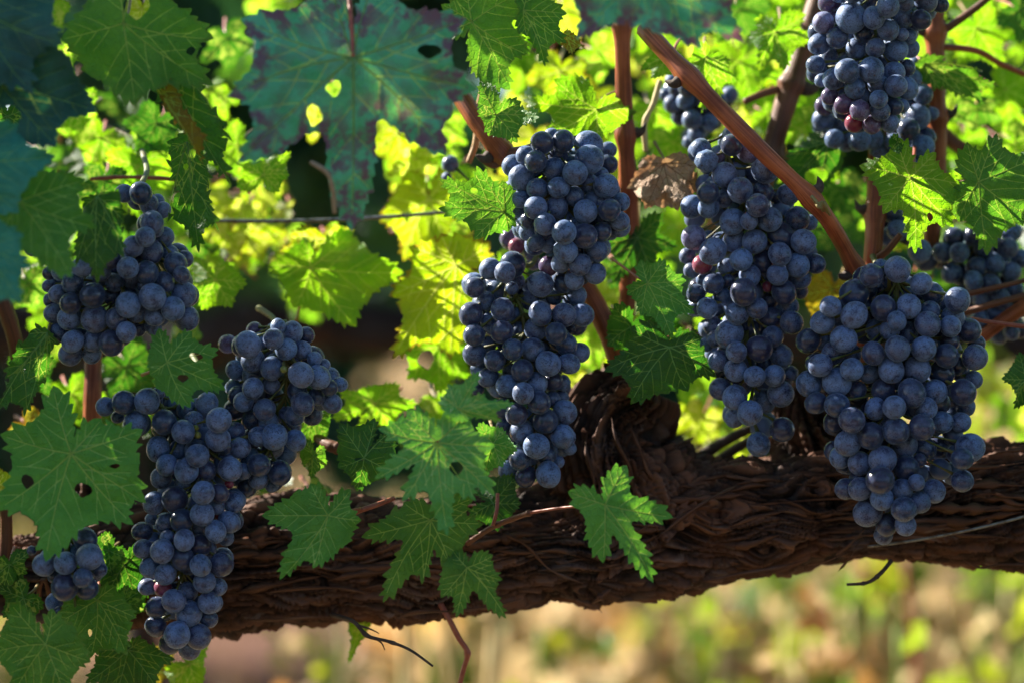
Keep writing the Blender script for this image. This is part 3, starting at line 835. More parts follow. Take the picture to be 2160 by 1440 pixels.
leaf_count = [0]
def make_leaf(label, j, tips, y, mat='shade', k=0.6, kpet=0.14, dy=None, pet=None, petr=3.5, petmat=None, holes=(), wave=0.016, quilt=1.25,
              seed=None, group=None, cat='leaf', name='vine_leaf', fold=None, crumple=0.0, veinscale=1.0, detail=1.0, tooth=.15, tamp=.44):
    leaf_count[0] += 1
    seed = seed if seed is not None else leaf_count[0] * 13 + 5
    rg = random.Random(seed)
    J = np.array(j, float)
    T = np.array(tips, float) - J
    n = len(T)
    ks = list(k) if isinstance(k, (list, tuple)) else [k] * (n - 1)
    Rtmp = np.hypot(*T.T).mean()
    tooth = max(7.0, Rtmp * tooth)
    O, Rm = leaf_outline(T, ks, kpet, rg, tooth, tamp)
    s = s_at(y)
    r = np.hypot(*T.T); ang = np.arctan2(T[:, 1], T[:, 0])
    if dy is None: dy = [rg.uniform(-.012, .014) for _ in range(n)]
    dy = np.array(dy, float)
    # ---- veins in leaf plane
    main = []; sec = []
    for i in range(n):
        side = np.array([-T[i, 1], T[i, 0]]) / (r[i] + 1e-9)
        bow = rg.uniform(-.05, .05) * r[i]
        q = np.array([T[i] * t + side * bow * 4 * t * (1 - t) for t in np.linspace(0, .965, 14)])
        main.append(q)
        ns = 3 if r[i] > 0.6 * Rm else 2
        for kk in range(ns):
            for sd in (-1, 1):
                t0 = .20 + .22 * kk + rg.uniform(-.03, .03) + (.05 if sd > 0 else 0)
                p0 = np.array([np.interp(t0, np.linspace(0, .965, 14), q[:, 0]), np.interp(t0, np.linspace(0, .965, 14), q[:, 1])])
                d0 = T[i] / (r[i] + 1e-9)
                an = sd * rg.uniform(.70, .95)
                d = np.array([d0[0] * math.cos(an) - d0[1] * math.sin(an), d0[0] * math.sin(an) + d0[1] * math.cos(an)])
                ln = r[i] * (.50 - .14 * kk) * rg.uniform(.8, 1.0)
                tt = np.linspace(0, 1, 9)[:, None]
                w = p0 + d * ln * tt + d0 * ln * .28 * tt ** 2
                ins = poly_contains(O * 0.985, w)
                m = 0
                for v in ins:
                    if not v: break
                    m += 1
                m = m if m < 9 else 9
                if m > 3: sec.append(w[:m])
    segA = np.vstack([q[:-1] for q in main] + [q[:-1] for q in sec]); segB = np.vstack([q[1:] for q in main] + [q[1:] for q in sec])
    segS = seg_dist
    fdir = None
    if fold is not None:
        fdir = np.array(fold[:2], float); fdir /= np.hypot(*fdir)
    def depth(p, veins=True, dist=None):
        p = np.atleast_2d(p)
        rr = np.hypot(p[:, 0], p[:, 1]); an = np.arctan2(p[:, 1], p[:, 0])
        da = np.abs((an[:, None] - ang[None, :] + math.pi) % (2 * math.pi) - math.pi)
        w = 1.0 / (da ** 2 + 0.03)
        w /= w.sum(1)[:, None]
        ref = (w * r[None, :]).sum(1)
        rho = np.clip(rr / (ref + 1e-9), 0, 1.3)
        d = (w * dy[None, :]).sum(1) * rho ** 1.4
        wav = fbm(p[:, 0] / Rm * 1.7 + seed, p[:, 1] / Rm * 1.7, p[:, 0] * 0 + seed * .37, 2)
        d = d + wave * (Rm * s / 0.035) * wav * np.clip(rho, 0, 1.2) ** 1.5 * 0.5
        wav2 = vnoise(p[:, 0] / Rm * 5.5 + seed, p[:, 1] / Rm * 5.5, p[:, 0] * 0)
        d = d + 0.05 * Rm * s * wav2 * np.clip(rho - .45, 0, 1) ** 1.0
        if crumple: d = d + crumple * fbm(p[:, 0] / Rm * 3 + seed, p[:, 1] / Rm * 3, p[:, 0] * 0, 3)
        if fdir is not None:
            off = p[:, 0] * -fdir[1] + p[:, 1] * fdir[0]
            d = d - fold[2] * np.abs(off) * s
        if dist is None: dist = seg_dist(p, segA, segB)
        d = d - quilt * 0.030 * Rm * s * (1 - np.exp(-dist / (0.075 * Rm)))
        return d
    # ---- triangulate
    hp = []
    for (hx, hy, ha, hb) in holes:
        c = np.array([hx, hy]) - J
        m = 16
        rot = rg.uniform(0, 3)
        hp.append(np.array([c + np.array([ha * math.cos(q) * (1 + .18 * math.sin(2 * q + rot) + rg.uniform(-.06, .06)), hb * math.sin(q) * (1 + .15 * math.cos(3 * q + rot))]) for q in np.linspace(0, 2 * math.pi, m, endpoint=False)]))
    sp = max(Rm / (15 * detail), 2.5)
    lo, hi = O.min(0), O.max(0)
    gx = np.arange(lo[0], hi[0], sp); gy = np.arange(lo[1], hi[1], sp * .866)
    G = np.array([(x + (.5 * sp if yi % 2 else 0), y_) for yi, y_ in enumerate(gy) for x in gx])
    G = G + nrs.uniform(-.18, .18, G.shape) * sp
    G = G[poly_contains(O, G)]
    G = G[seg_dist(G, O, np.roll(O, -1, 0)) > sp * .42]
    G = G[seg_dist(G, segA, segB) > sp * .30]
    for h in hp:
        G = G[~poly_contains(h, G)]
        G = G[seg_dist(G, h, np.roll(h, -1, 0)) > sp * .3]
    pts = [O]; edges = []; b0 = 0
    for loop in [O] + hp:
        if loop is not O: pts.append(loop)
        m = len(loop)
        edges += [(b0 + i, b0 + (i + 1) % m) for i in range(m)]; b0 += m
    pts.append(G)
    b0 += len(G); guards = []
    for q in main + sec:
        q = q[:-1] if len(q) > 8 else q
        inn = poly_contains(O, q)
        for h in hp: inn &= ~poly_contains(h, q)
        run = []
        for w, good in zip(q, inn):
            if good: run.append(w)
            elif len(run) > 1: break
            else: run = []
        if len(run) > 2:
            ra = np.array(run); tg = np.gradient(ra, axis=0); tg /= np.hypot(tg[:, 0], tg[:, 1])[:, None] + 1e-9
            nm = np.stack([-tg[:, 1], tg[:, 0]], -1)
            md = (ra[1:] + ra[:-1]) / 2; nmd = (nm[1:] + nm[:-1]) / 2
            gw = 3.0 * veinscale * (Rm / 150.0) ** .5 * (1.0 if len(q) > 9 else .75)
            for sd_ in (-1, 1):
                guards.append(ra + sd_ * gw * nm); guards.append(md + sd_ * gw * nmd)
        if len(run) > 1:
            pts.append(np.array(run)); edges += [(b0 + i, b0 + i + 1) for i in range(len(run) - 1)]; b0 += len(run)
    if guards:
        gd = np.vstack(guards); gd = gd[poly_contains(O, gd)]
        gd = gd[(seg_dist(gd, segA, segB) > 1.5) & (seg_dist(gd, O, np.roll(O, -1, 0)) > 1.5)]
        for h in hp: gd = gd[~poly_contains(h, gd)]
        pts.append(gd)
    allp = np.vstack(pts)
    vs, es, fs, _, _, _ = delaunay_2d_cdt([Vector(p) for p in allp], edges, [], 0, 1e-4)
    V2 = np.array([v[:] for v in vs]); F = np.array(fs)
    cen = V2[F].mean(1)
    ok = poly_contains(O, cen)
    for h in hp: ok &= ~poly_contains(h, cen)
    F = F[ok]
    # consistent winding, facing the camera (px y points down)
    e1 = V2[F[:, 1]] - V2[F[:, 0]]; e2 = V2[F[:, 2]] - V2[F[:, 0]]
    area = e1[:, 0] * e2[:, 1] - e1[:, 1] * e2[:, 0]
    F = F[np.abs(area) > 1e-4]; area = area[np.abs(area) > 1e-4]
    F[area < 0] = F[area < 0][:, ::-1]
    used = np.unique(F); rem = np.full(len(V2), -1); rem[used] = np.arange(len(used)); V2 = V2[used]; F = rem[F]
    vd = seg_dist(V2, segA, segB)
    D = y + depth(V2, dist=vd)
    W = Pn(V2[:, 0] + J[0], V2[:, 1] + J[1], D)
    origin = P(J[0], J[1], y + float(depth(np.zeros((1, 2)))[0]))
    root = empty(name, origin)
    tag(root, label, cat, group)
    ob = mesh_obj('blade', W, F, LM[mat], root)
    me = ob.data
    uvl = me.uv_layers.new(name='UVMap')
    li = np.zeros(len(me.loops), dtype=np.int32); me.loops.foreach_get('vertex_index', li)
    uvl.data.foreach_set('uv', (V2[li] / 100.0 * (s / 0.00029)).astype(np.float32).ravel())
    mg = np.clip(seg_dist(V2, O, np.roll(O, -1, 0)) / (0.4 * Rm), 0, 1)
    at = me.attributes.new('margin', 'FLOAT', 'POINT'); at.data.foreach_set('value', mg.astype(np.float32))
    bs = veinscale * (Rm / 150.0) ** 0.5
    vn = np.full(len(V2), 1e9)
    for q, w0, w1 in [(q, 2.1, .75) for q in main] + [(q, 1.15, .5) for q in sec]:
        A_, B_ = q[:-1], q[1:]
        for i in range(len(A_)):
            w = (w0 + (w1 - w0) * (i + .5) / len(A_)) * bs
            ab = B_[i] - A_[i]; tt = np.clip(((V2 - A_[i]) @ ab) / ((ab ** 2).sum() + 1e-9), 0, 1)
            vn = np.minimum(vn, np.hypot(*(V2 - (A_[i] + tt[:, None] * ab)).T) / w)
    at = me.attributes.new('vein', 'FLOAT', 'POINT'); at.data.foreach_set('value', vn.astype(np.float32))
    # ---- vein ridges
    g = Geo()
    def ridge(q, r0, r1):
        dd = depth(q) + y
        C = Pn(q[:, 0] + J[0], q[:, 1] + J[1], dd)
        rad = np.linspace(r0, r1, len(q)) * 0.00029
        Vt, Ft = tube_geo(C, rad, 6)
        g.add(Vt, Ft)
    for i, q in enumerate(main):
        qq = catmull([tuple(a) for a in q], 22)
        ridge(qq, 1.2 * bs, 0.3 * bs)
    if mat not in ('lit', 'yellow'): mesh_obj('veins', g.verts(), g.f, VM[VEIN_OF[mat]], ob, origin=np.array(origin))
    # ---- stalk
    if pet is None:
        gapdir = -(T / r[:, None]).sum(0); gapdir /= np.hypot(*gapdir) + 1e-9
        ln = Rm * rg.uniform(.5, .9)
        e = J + gapdir * ln
        pet = [(*((J + e) / 2 + np.array([rg.uniform(-6, 6), 0])), y + .012), (*e, y + .04)]
    if pet:
        pts = [(J[0], J[1], origin.y + .0004)] + [tuple(q) for q in pet]
        S = catmull(pts, 18); C = Pn(S[:, 0], S[:, 1], S[:, 2])
        Vt, Ft = tube_geo(C, np.linspace(petr * .8, petr, 18) * 0.00029 * (1 + .12 * np.linspace(-1, 1, 18) ** 4), 8)
        mesh_obj('stalk', Vt, Ft, petmat or (M_pet_red if rg.random() < .6 else M_pet_green), root)
    return root

L = make_leaf
# --- blurred leaves near the camera, upper left
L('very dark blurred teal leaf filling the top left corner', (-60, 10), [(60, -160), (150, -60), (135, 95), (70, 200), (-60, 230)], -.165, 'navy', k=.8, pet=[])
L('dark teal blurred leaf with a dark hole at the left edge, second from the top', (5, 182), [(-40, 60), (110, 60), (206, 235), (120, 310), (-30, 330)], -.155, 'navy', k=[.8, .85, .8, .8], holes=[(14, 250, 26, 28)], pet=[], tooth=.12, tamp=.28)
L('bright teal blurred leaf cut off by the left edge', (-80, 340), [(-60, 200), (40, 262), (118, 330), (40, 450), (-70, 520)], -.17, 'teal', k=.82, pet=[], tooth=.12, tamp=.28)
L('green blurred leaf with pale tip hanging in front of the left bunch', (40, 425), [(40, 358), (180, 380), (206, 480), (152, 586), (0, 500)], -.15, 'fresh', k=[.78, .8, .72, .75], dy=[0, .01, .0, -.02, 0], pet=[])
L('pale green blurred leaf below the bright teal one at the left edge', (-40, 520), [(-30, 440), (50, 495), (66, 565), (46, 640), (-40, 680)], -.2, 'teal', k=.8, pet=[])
L('dark green leaf at top with bright teardrop notch above its centre', (260, 50), [(235, -70), (128, 84), (285, 226), (450, 180), (452, 82), (300, -80)], -.12, 'shade', k=[.7, .84, .78, .8, .7], kpet=.16, dy=[.01, .0, -.01, .01, .012, .01],
  pet=[(272, 20, -.10), (280, -60, -.06)], holes=[(288, 12, 24, 27), (402, 108, 9, 9)], quilt=.6)
# rolled leaf
L('curled leaf rolled lengthwise, yellow on one flank and grey green on the other', (330, 92), [(316, 160), (352, 240), (425, 330), (488, 392), (492, 300), (440, 215), (352, 110)], -.10, 'deep', k=[.95, .95, .93, .9, .95, .95], kpet=.5, dy=[-.005, -.02, -.02, -.005, .012, .01, .0], pet=[(322, 80, -.09), (318, 66, -.08)], quilt=1.6, fold=(.62, .78, -.6))
L('narrow yellow green leaf flank showing under the curled leaf', (320, 170), [(312, 150), (336, 205), (385, 275), (430, 350), (440, 300), (385, 225), (340, 165)], -.115, 'ochre', k=[.95, .95, .95, .95, .9, .95], kpet=.4, pet=[], quilt=1.5)
L('narrow dark leaf hanging below the curled one, left of the wire', (395, 300), [(355, 325), (372, 400), (352, 470), (420, 535), (462, 490), (440, 400), (430, 320)], -.07, 'deep', k=[.85, .85, .85, .85, .8, .85], kpet=.5, holes=[(392, 352, 5, 7), (405, 325, 8, 12)], pet=[])
L('large purple blotched teal leaf, biggest and nearest, with a round notch', (745, 122),
  [(690, -60), (508, 40), (478, 205), (500, 345), (742, 490), (945, 330), (1008, 190), (985, 40), (800, -60)], -.155, 'purple',
  k=[.72, .80, .82, .50, .44, .86, .80, .7], kpet=.30, dy=[.02, .01, -.005, -.01, .012, .0, .01, .015, .02], petr=5.0,
  pet=[(742, 60, -.15), (733, -40, -.135)], holes=[(663, 243, 15, 23), (906, 108, 22, 15), (704, 185, 14, 18)], wave=.020, quilt=1.3, veinscale=1.25, petmat=M_pet_red, tooth=.11, tamp=.26)
L('blurred purple teal leaf hanging in from the top edge, right of centre', (1375, -70), [(1170, -20), (1215, 84), (1330, 60), (1480, 104), (1572, 92), (1585, -30)], -.17, 'purple', k=[.85, .8, .85, .8, .8], pet=[], tooth=.12, tamp=.28)
# --- upper middle
L('green leaf right of the large blotched leaf with a white pinhole', (995, 47), [(925, 70), (930, 10), (985, -50), (1110, -20), (1120, 118), (1076, 190)][::-1], -.03, 'shade', k=[.78, .72, .6, .7, .75], dy=[.0, .01, .015, .01, .0, .012], holes=[(1088, 51, 7, 9)], pet=[(1003, 20, -.01), (1015, -60, .02)])
L('small drooping green leaf with its tip pointing down beside the white pinhole leaf', (1104, 22), [(1118, -40), (1196, 30), (1196, 92), (1150, 142), (1112, 78)], -.035, 'shade', k=.78, pet=[(1125, 0, -.01), (1150, -60, .02)], petr=5, petmat=M_cane)
L('scrap of olive leaf with toothed end under the blurred purple leaf at top', (1190, 72), [(1180, 95), (1208, 116), (1236, 104), (1226, 86), (1205, 66)], -.03, 'ochre', k=.8, pet=[])
L('small folded dark green leaf above the middle bunch', (1046, 243), [(1012, 172), (1006, 235), (1030, 288), (1092, 302), (1138, 248), (1100, 215)], -.045, 'shade', k=[.8, .7, .8, .7, .8], kpet=.3, dy=[.01, .0, .0, -.004, -.015, .012], fold=(.92, .05, .3), pet=[(1040, 248, -.02), (1020, 250, .01)])
L('backlit leaf with white glossy patch on its right lobe above the middle bunch', (1258, 232), [(1168, 168), (1102, 212), (1150, 285), (1262, 300), (1345, 235), (1310, 212)], -.005, 'lit', k=[.7, .7, .75, .75, .8], dy=[.01, .02, .0, -.01, .03, .02], pet=[(1275, 205, .01), (1310, 190, .03)])
L('small green leaf with eyelet hole left of the middle bunch', (1064, 448), [(1060, 380), (1005, 350), (925, 378), (924, 440), (1000, 506), (1072, 490)], -.045, 'shade', k=[.75, .75, .82, .72, .72], kpet=.3, holes=[(1000, 404, 7, 8)], pet=[(1072, 452, -.02), (1092, 450, .02)], wave=.012)
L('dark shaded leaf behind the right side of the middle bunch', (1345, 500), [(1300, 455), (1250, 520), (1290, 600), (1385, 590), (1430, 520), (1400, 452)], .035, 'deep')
L('small green leaf with pale veins between the middle and right bunches', (1366, 598), [(1352, 548), (1404, 546), (1448, 592), (1466, 662), (1420, 716), (1352, 668), (1322, 622)], -.035, 'fresh', k=[.75, .8, .75, .75, .7, .75], kpet=.2, pet=[(1340, 582, -.02), (1290, 545, .01)], petr=3, dy=[.01, 0, .01, .0, -.006, .0, .008])
L('dark glossy leaf over the knobbly spur with its tip pointing right', (1412, 732), [(1330, 690), (1274, 782), (1330, 852), (1452, 826), (1512, 795), (1480, 712)], -.035, 'deep', k=.8, pet=[(1408, 715, -.02), (1412, 690, .0)], petmat=M_pet_red)
L('shaded leaf between the small pale veined leaf and the dark spur leaf', (1330, 690), [(1296, 640), (1280, 730), (1360, 752), (1430, 735), (1440, 690)], -.005, 'deep', k=.8)
L('crumpled dry tan brown leaf between the middle and right bunches', (1400, 345), [(1345, 352), (1322, 398), (1360, 442), (1430, 446), (1482, 405), (1470, 352)], .0, 'dry', k=.9, crumple=.0035, fold=(.95, .3, .55), tooth=.16, tamp=.2, pet=[(1400, 335, .01), (1380, 300, .02)], wave=.055, quilt=1.6)
# --- right side
L('two toned leaf with bright yellow lobe at right, tip pointing down', (1921, 376), [(1893, 290), (1812, 350), (1862, 452), (1930, 536), (2012, 480), (2032, 392), (1975, 322)], -.045, 'lit', k=[.72, .72, .55, .72, .85, .7], kpet=.25, dy=[.0, .012, -.008, .0, .01, .012, .008], holes=[(1962, 458, 6, 9)], pet=[(1926, 350, -.02), (1930, 310, .01)], petr=4)
L('dark green leaf with browned corner at the right edge', (2064, 384), [(2040, 300), (2102, 282), (2190, 330), (2200, 470), (2082, 540), (2022, 470)], -.04, 'shade', k=[.68, .75, .75, .75, .8], kpet=.3, pet=[(2045, 385, -.02), (1990, 378, .01)], petr=3.5)
L('dull green leaf under the dark blurred bunch, left of the top right bunch', (1748, 300), [(1700, 292), (1655, 330), (1640, 400), (1730, 405), (1786, 330), (1770, 290)], .03, 'deep', k=.82, holes=[(1722, 372, 22, 19)])
L('leaf with three lobes left of the top right bunch', (1636, 68), [(1590, 40), (1574, 78), (1600, 150), (1655, 150), (1720, 80), (1700, 30)], .03, 'lit', k=.68)
L('small bright curled leaf behind the big slanting cane', (1490, 120), [(1475, 88), (1448, 140), (1470, 190), (1480, 240), (1520, 210), (1562, 180), (1540, 140)], .01, 'lit', k=.75, dy=[-.01, .01, -.015, .01, .0, .015, -.01])
L('small lit leaf end by the upper end of the big slanting cane', (1420, 110), [(1395, 98), (1350, 150), (1372, 166), (1432, 160), (1440, 130)], .0, 'lit', k=.8, dy=[0, .01, -.01, 0, 0])
L('drooping dark leaf with wavy lobes right of the top right bunch', (1950, 135), [(1935, 160), (1985, 190), (2035, 208), (2085, 222), (2110, 185), (2075, 150), (2000, 140)], .02, 'shade', k=[.8, .8, .85, .8, .8, .8], kpet=.4)
L('ragged dark leaf scrap at the right edge beside the large right bunch', (2165, 800), [(2150, 742), (2112, 798), (2140, 830), (2138, 862), (2200, 870), (2200, 760)], -.03, 'deep', k=.75, pet=[])
L('orange brown leaf in the gap between the two right bunches', (1755, 610), [(1720, 570), (1690, 620), (1720, 690), (1790, 680), (1810, 600)], .05, 'ochre', k=.85)
L('dull green blade tip hanging over the two toned yellow leaf', (1893, 300), [(1884, 282), (1880, 318), (1896, 326), (1902, 300)], -.052, 'deep', k=.9, pet=[], veinscale=.6)
# --- centre
L('large yellow backlit leaf left of the lower middle bunch', (962, 560), [(1035, 510), (930, 492), (862, 520), (820, 625), (828, 758), (950, 760), (1030, 680)], .03, 'yellow', k=[.8, .85, .72, .78, .8, .8], kpet=.3, dy=[.01, .01, .0, .0, -.01, .0, .01], pet=[(980, 545, .045), (1010, 520, .07)], wave=.02)
L('green lower part of foliage under the yellow backlit leaf', (930, 730), [(905, 690), (840, 735), (858, 800), (930, 830), (985, 800), (1000, 720)], .05, 'lit', k=.8, holes=[(898, 757, 16, 20)])
L('yellow leaf with browned edge above the yellow backlit one, crossed by the wire', (905, 420), [(860, 360), (800, 470), (850, 552), (940, 510), (985, 440), (950, 350)], .09, 'yellow', k=.78)
L('backlit green leaf with upturned yellow edge left of centre', (655, 565), [(640, 500), (566, 560), (620, 650), (752, 690), (852, 575), (745, 486)], .04, 'lit', k=[.75, .78, .75, .8, .8], kpet=.2, dy=[0, .01, .0, -.01, .01, .03], pet=[(640, 610, .06), (625, 680, .07)], petmat=M_pet_red)
L('yellow sunlit leaf edge curling above the backlit green leaf', (690, 505), [(610, 500), (590, 530), (660, 545), (745, 530), (748, 485), (700, 475)], .06, 'yellow', k=.85)
L('ragged green leaf below the backlit one, by the dark vine arm behind', (790, 850), [(700, 880), (715, 825), (765, 815), (845, 810), (880, 850), (830, 900), (760, 910)], .05, 'lit', k=.72)
L('backlit leaf behind the left end of the wire', (555, 370), [(498, 395), (515, 345), (560, 335), (614, 320), (612, 370), (590, 405)], .02, 'lit', k=.8)
L('small backlit leaf above the bunch with a bare shoulder, left', (455, 590), [(402, 545), (395, 610), (425, 655), (490, 650), (522, 600), (470, 545)], .03, 'lit', k=.8)
L('star shaped green leaf with leaf shaped hole, front of the arm', (921, 932), [(858, 864), (796, 902), (790, 1010), (848, 1057), (944, 1130), (1004, 1056), (1044, 1046), (1046, 940), (985, 868)], -.115, 'mint', k=[.86, .50, .44, .62, .66, .80, .74, .78], kpet=.32, dy=[.004, .002, .0, .0, -.008, .0, .0, .002, .004], holes=[(962, 986, 13, 15)], pet=[(938, 912, -.112), (966, 868, -.105), (972, 850, -.09)], petr=4, veinscale=1.15, wave=.008)
L('small three lobed green leaf above the star shaped one', (966, 862), [(928, 835), (945, 808), (1012, 782), (1024, 830), (1086, 850), (1060, 888), (1000, 880)], -.12, 'mint', k=[.8, .7, .5, .7, .75, .75], kpet=.5, dy=[.01, .01, .005, 0, -.005, .0, .01], pet=[(972, 845, -.105), (985, 815, -.08)], petr=3.5)
L('dark toothed leaf left of the star shaped leaf', (768, 965), [(790, 880), (716, 890), (712, 985), (752, 1035), (832, 1000), (840, 900)], -.05, 'deep', k=[.78, .8, .75, .75, .8], holes=[(757, 968, 8, 4)])
L('green leaf edge behind the right side of the star leaf', (1040, 935), [(1010, 890), (1060, 900), (1092, 950), (1060, 985), (1020, 1010), (985, 960)], -.075, 'fresh', k=.78)
L('shadowed leaf under the lateral shoot right of the star leaf', (1040, 1060), [(1000, 1010), (1092, 1000), (1100, 1060), (1050, 1120), (990, 1090)], -.03, 'deep', k=.78)
L('five lobed green leaf hanging left under the star leaf', (692, 1086), [(655, 1018), (552, 1086), (590, 1222), (660, 1198), (762, 1096), (740, 1030)], -.085, 'fresh', k=[.8, .55, .75, .78, .7], kpet=.16, dy=[.0, .0, -.005, -.006, .0, .01], pet=[(720, 1080, -.07), (760, 1072, -.05)], petmat=M_pet_red)
L('deeply lobed green leaf directly below the star leaf', (908, 1096), [(850, 1058), (762, 1132), (808, 1270), (890, 1232), (962, 1226), (1020, 1104), (1000, 1050)], -.085, 'shade', k=[.78, .42, .72, .45, .70, .72], kpet=.2, dy=[.01, .0, -.008, .0, -.004, .0, .01])
L('smallest lower green leaf with a brown edge spot, below the lobed ones', (985, 1196), [(955, 1160), (930, 1260), (962, 1302), (1068, 1304), (1060, 1222), (1040, 1170)], -.095, 'shade', k=[.8, .72, .42, .72, .8], kpet=.25, dy=[.01, 0, 0, -.005, .0, .01])
L('lone deeply cut green leaf on a red stalk before the bark', (1276, 1064), [(1322, 980), (1420, 1090), (1378, 1228), (1272, 1187), (1198, 1036)], -.10, 'fresh', k=[.50, .40, .42, .50], kpet=.10, dy=[.005, .0, -.008, .0, .004], pet=[(1258, 1064, -.095), (1185, 1070, -.075), (1120, 1080, -.06)], petr=3.2, petmat=M_pet_red, wave=.008)
# --- left side
L('dark leaf lying over the upper left bunch', (205, 415), [(235, 390), (262, 470), (262, 545), (205, 600), (160, 560), (175, 440)], -.115, 'deep', k=.85, pet=[])
L('small green leaf with two round holes under the left bunch', (352, 764), [(335, 692), (315, 790), (402, 860), (476, 822), (462, 735), (405, 698)], -.09, 'fresh', k=[.72, .78, .7, .78, .8], kpet=.35, dy=[.01, .0, -.004, .0, .0, .01], holes=[(413, 752, 13, 9), (386, 797, 10, 8)], pet=[(335, 776, -.07), (300, 790, -.03)], wave=.01)
L('large green leaf at the left edge with three insect holes', (150, 956), [(112, 812), (0, 915), (-8, 1075), (96, 1184), (282, 1106), (308, 1060), (302, 905), (215, 882)], -.105, 'fresh', k=[.70, .72, .75, .72, .88, .84, .85], kpet=.28, dy=[.012, .01, .0, -.008, .0, .0, .006, .01], holes=[(242, 982, 10, 5), (176, 1032, 17, 15), (58, 1014, 12, 15), ], pet=[(170, 945, -.10), (186, 930, -.08), (198, 900, -.03)], petmat=M_pet_red, veinscale=1.1, wave=.010)
L('twisted leaf with white glare at the left edge, above the large holed leaf', (100, 702), [(60, 705), (10, 800), (-10, 870), (50, 880), (95, 812), (108, 740)], -.07, 'deep', k=.86, dy=[0, .02, .0, -.01, .02, .01])
L('dull green leaf with grey bruises in the bottom left corner', (96, 1358), [(20, 1270), (-30, 1380), (30, 1460), (140, 1470), (192, 1395), (110, 1282)], -.10, 'shade', k=.8, pet=[(98, 1340, -.09), (105, 1300, -.06)])
L('spotted dull leaf right of the bottom left corner leaf', (205, 1264), [(150, 1235), (112, 1320), (190, 1388), (268, 1382), (288, 1302), (245, 1235)], -.075, 'shade', k=.84, holes=[(190, 1333, 4, 8)], pet=[(210, 1245, -.06), (205, 1200, -.02)])
L('dark leaf in the deep shade right of the small lower left bunch', (262, 1190), [(215, 1150), (225, 1260), (290, 1290), (300, 1150)], -.02, 'deep', k=.85)
L('dark olive leaf under the bottom of the tall left bunch', (270, 1370), [(200, 1370), (180, 1440), (240, 1480), (330, 1450), (370, 1390), (310, 1350)], -.03, 'deep', k=.8)
L('backlit leaf peeping out below the tall left bunch', (400, 1400), [(345, 1420), (360, 1470), (420, 1460), (432, 1395), (440, 1340), (390, 1370)], .02, 'lit', k=.8)
L('pale backlit leaf hanging below the arm beside the dead twig', (765, 1300), [(735, 1290), (738, 1340), (735, 1400), (765, 1350), (782, 1320)], .03, 'lit', k=.8)
L('yellow green leaf corner behind the large holed leaf at the left edge', (-10, 1030), [(0, 985), (38, 1000), (36, 1030), (8, 1050), (-40, 1060)], -.03, 'yellow', k=.85, pet=[])
L('bright leaf sliver above the dead sticks right of the spur', (1520, 960), [(1430, 995), (1480, 935), (1560, 925), (1640, 905), (1600, 970), (1520, 990)], .10, 'yellow', k=.8)
L('olive leaf against the lower shoulder of the tall left bunch', (660, 880), [(640, 850), (625, 900), (650, 940), (690, 920), (700, 870)], -.0, 'shade', k=.85)
L('green leaf scrap hanging beside the left shoulder bunch, over the arm', (660, 960), [(645, 925), (640, 985), (655, 1010), (690, 980), (685, 940)], -.03, 'shade', k=.8)

# --- bright foliage behind the fruit: every leaf a thing of its own, seen out of focus
def generic_tips(cx, cy, rad, rot, fx, fa):
    base = [(-118, .66), (-58, .88), (0, 1.0), (58, .88), (118, .66)]
    out = []
    ca, sa = math.cos(fa), math.sin(fa)
    for a, rr in base:
        aa = R(a + 90 + rot); x, y_ = rr * rad * math.cos(aa), rr * rad * math.sin(aa)
        u, v = x * ca + y_ * sa, -x * sa + y_ * ca
        u *= fx
        out.append((cx + u * ca - v * sa, cy + u * sa + v * ca))
    return out
def back_leaf(cx, cy, rad, y, mat, label, group, seed):
    rg = random.Random(seed)
    fx = rg.uniform(.55, 1.0); fa = rg.uniform(0, 3.14)
    tips = generic_tips(cx, cy, rad, rg.uniform(-70, 70), fx, fa)
    sl = math.sqrt(1 - fx * fx) * s_at(y) * rg.choice((-1, 1)) * .9
    dy = [((tx - cx) * math.cos(fa) + (ty - cy) * math.sin(fa)) / fx * sl for tx, ty in tips]
    return make_leaf(label, (cx, cy), tips, y, mat, k=[rg.uniform(.58, .78) for _ in range(4)], kpet=.2, dy=dy, seed=seed, group=group, detail=.55, wave=.022)

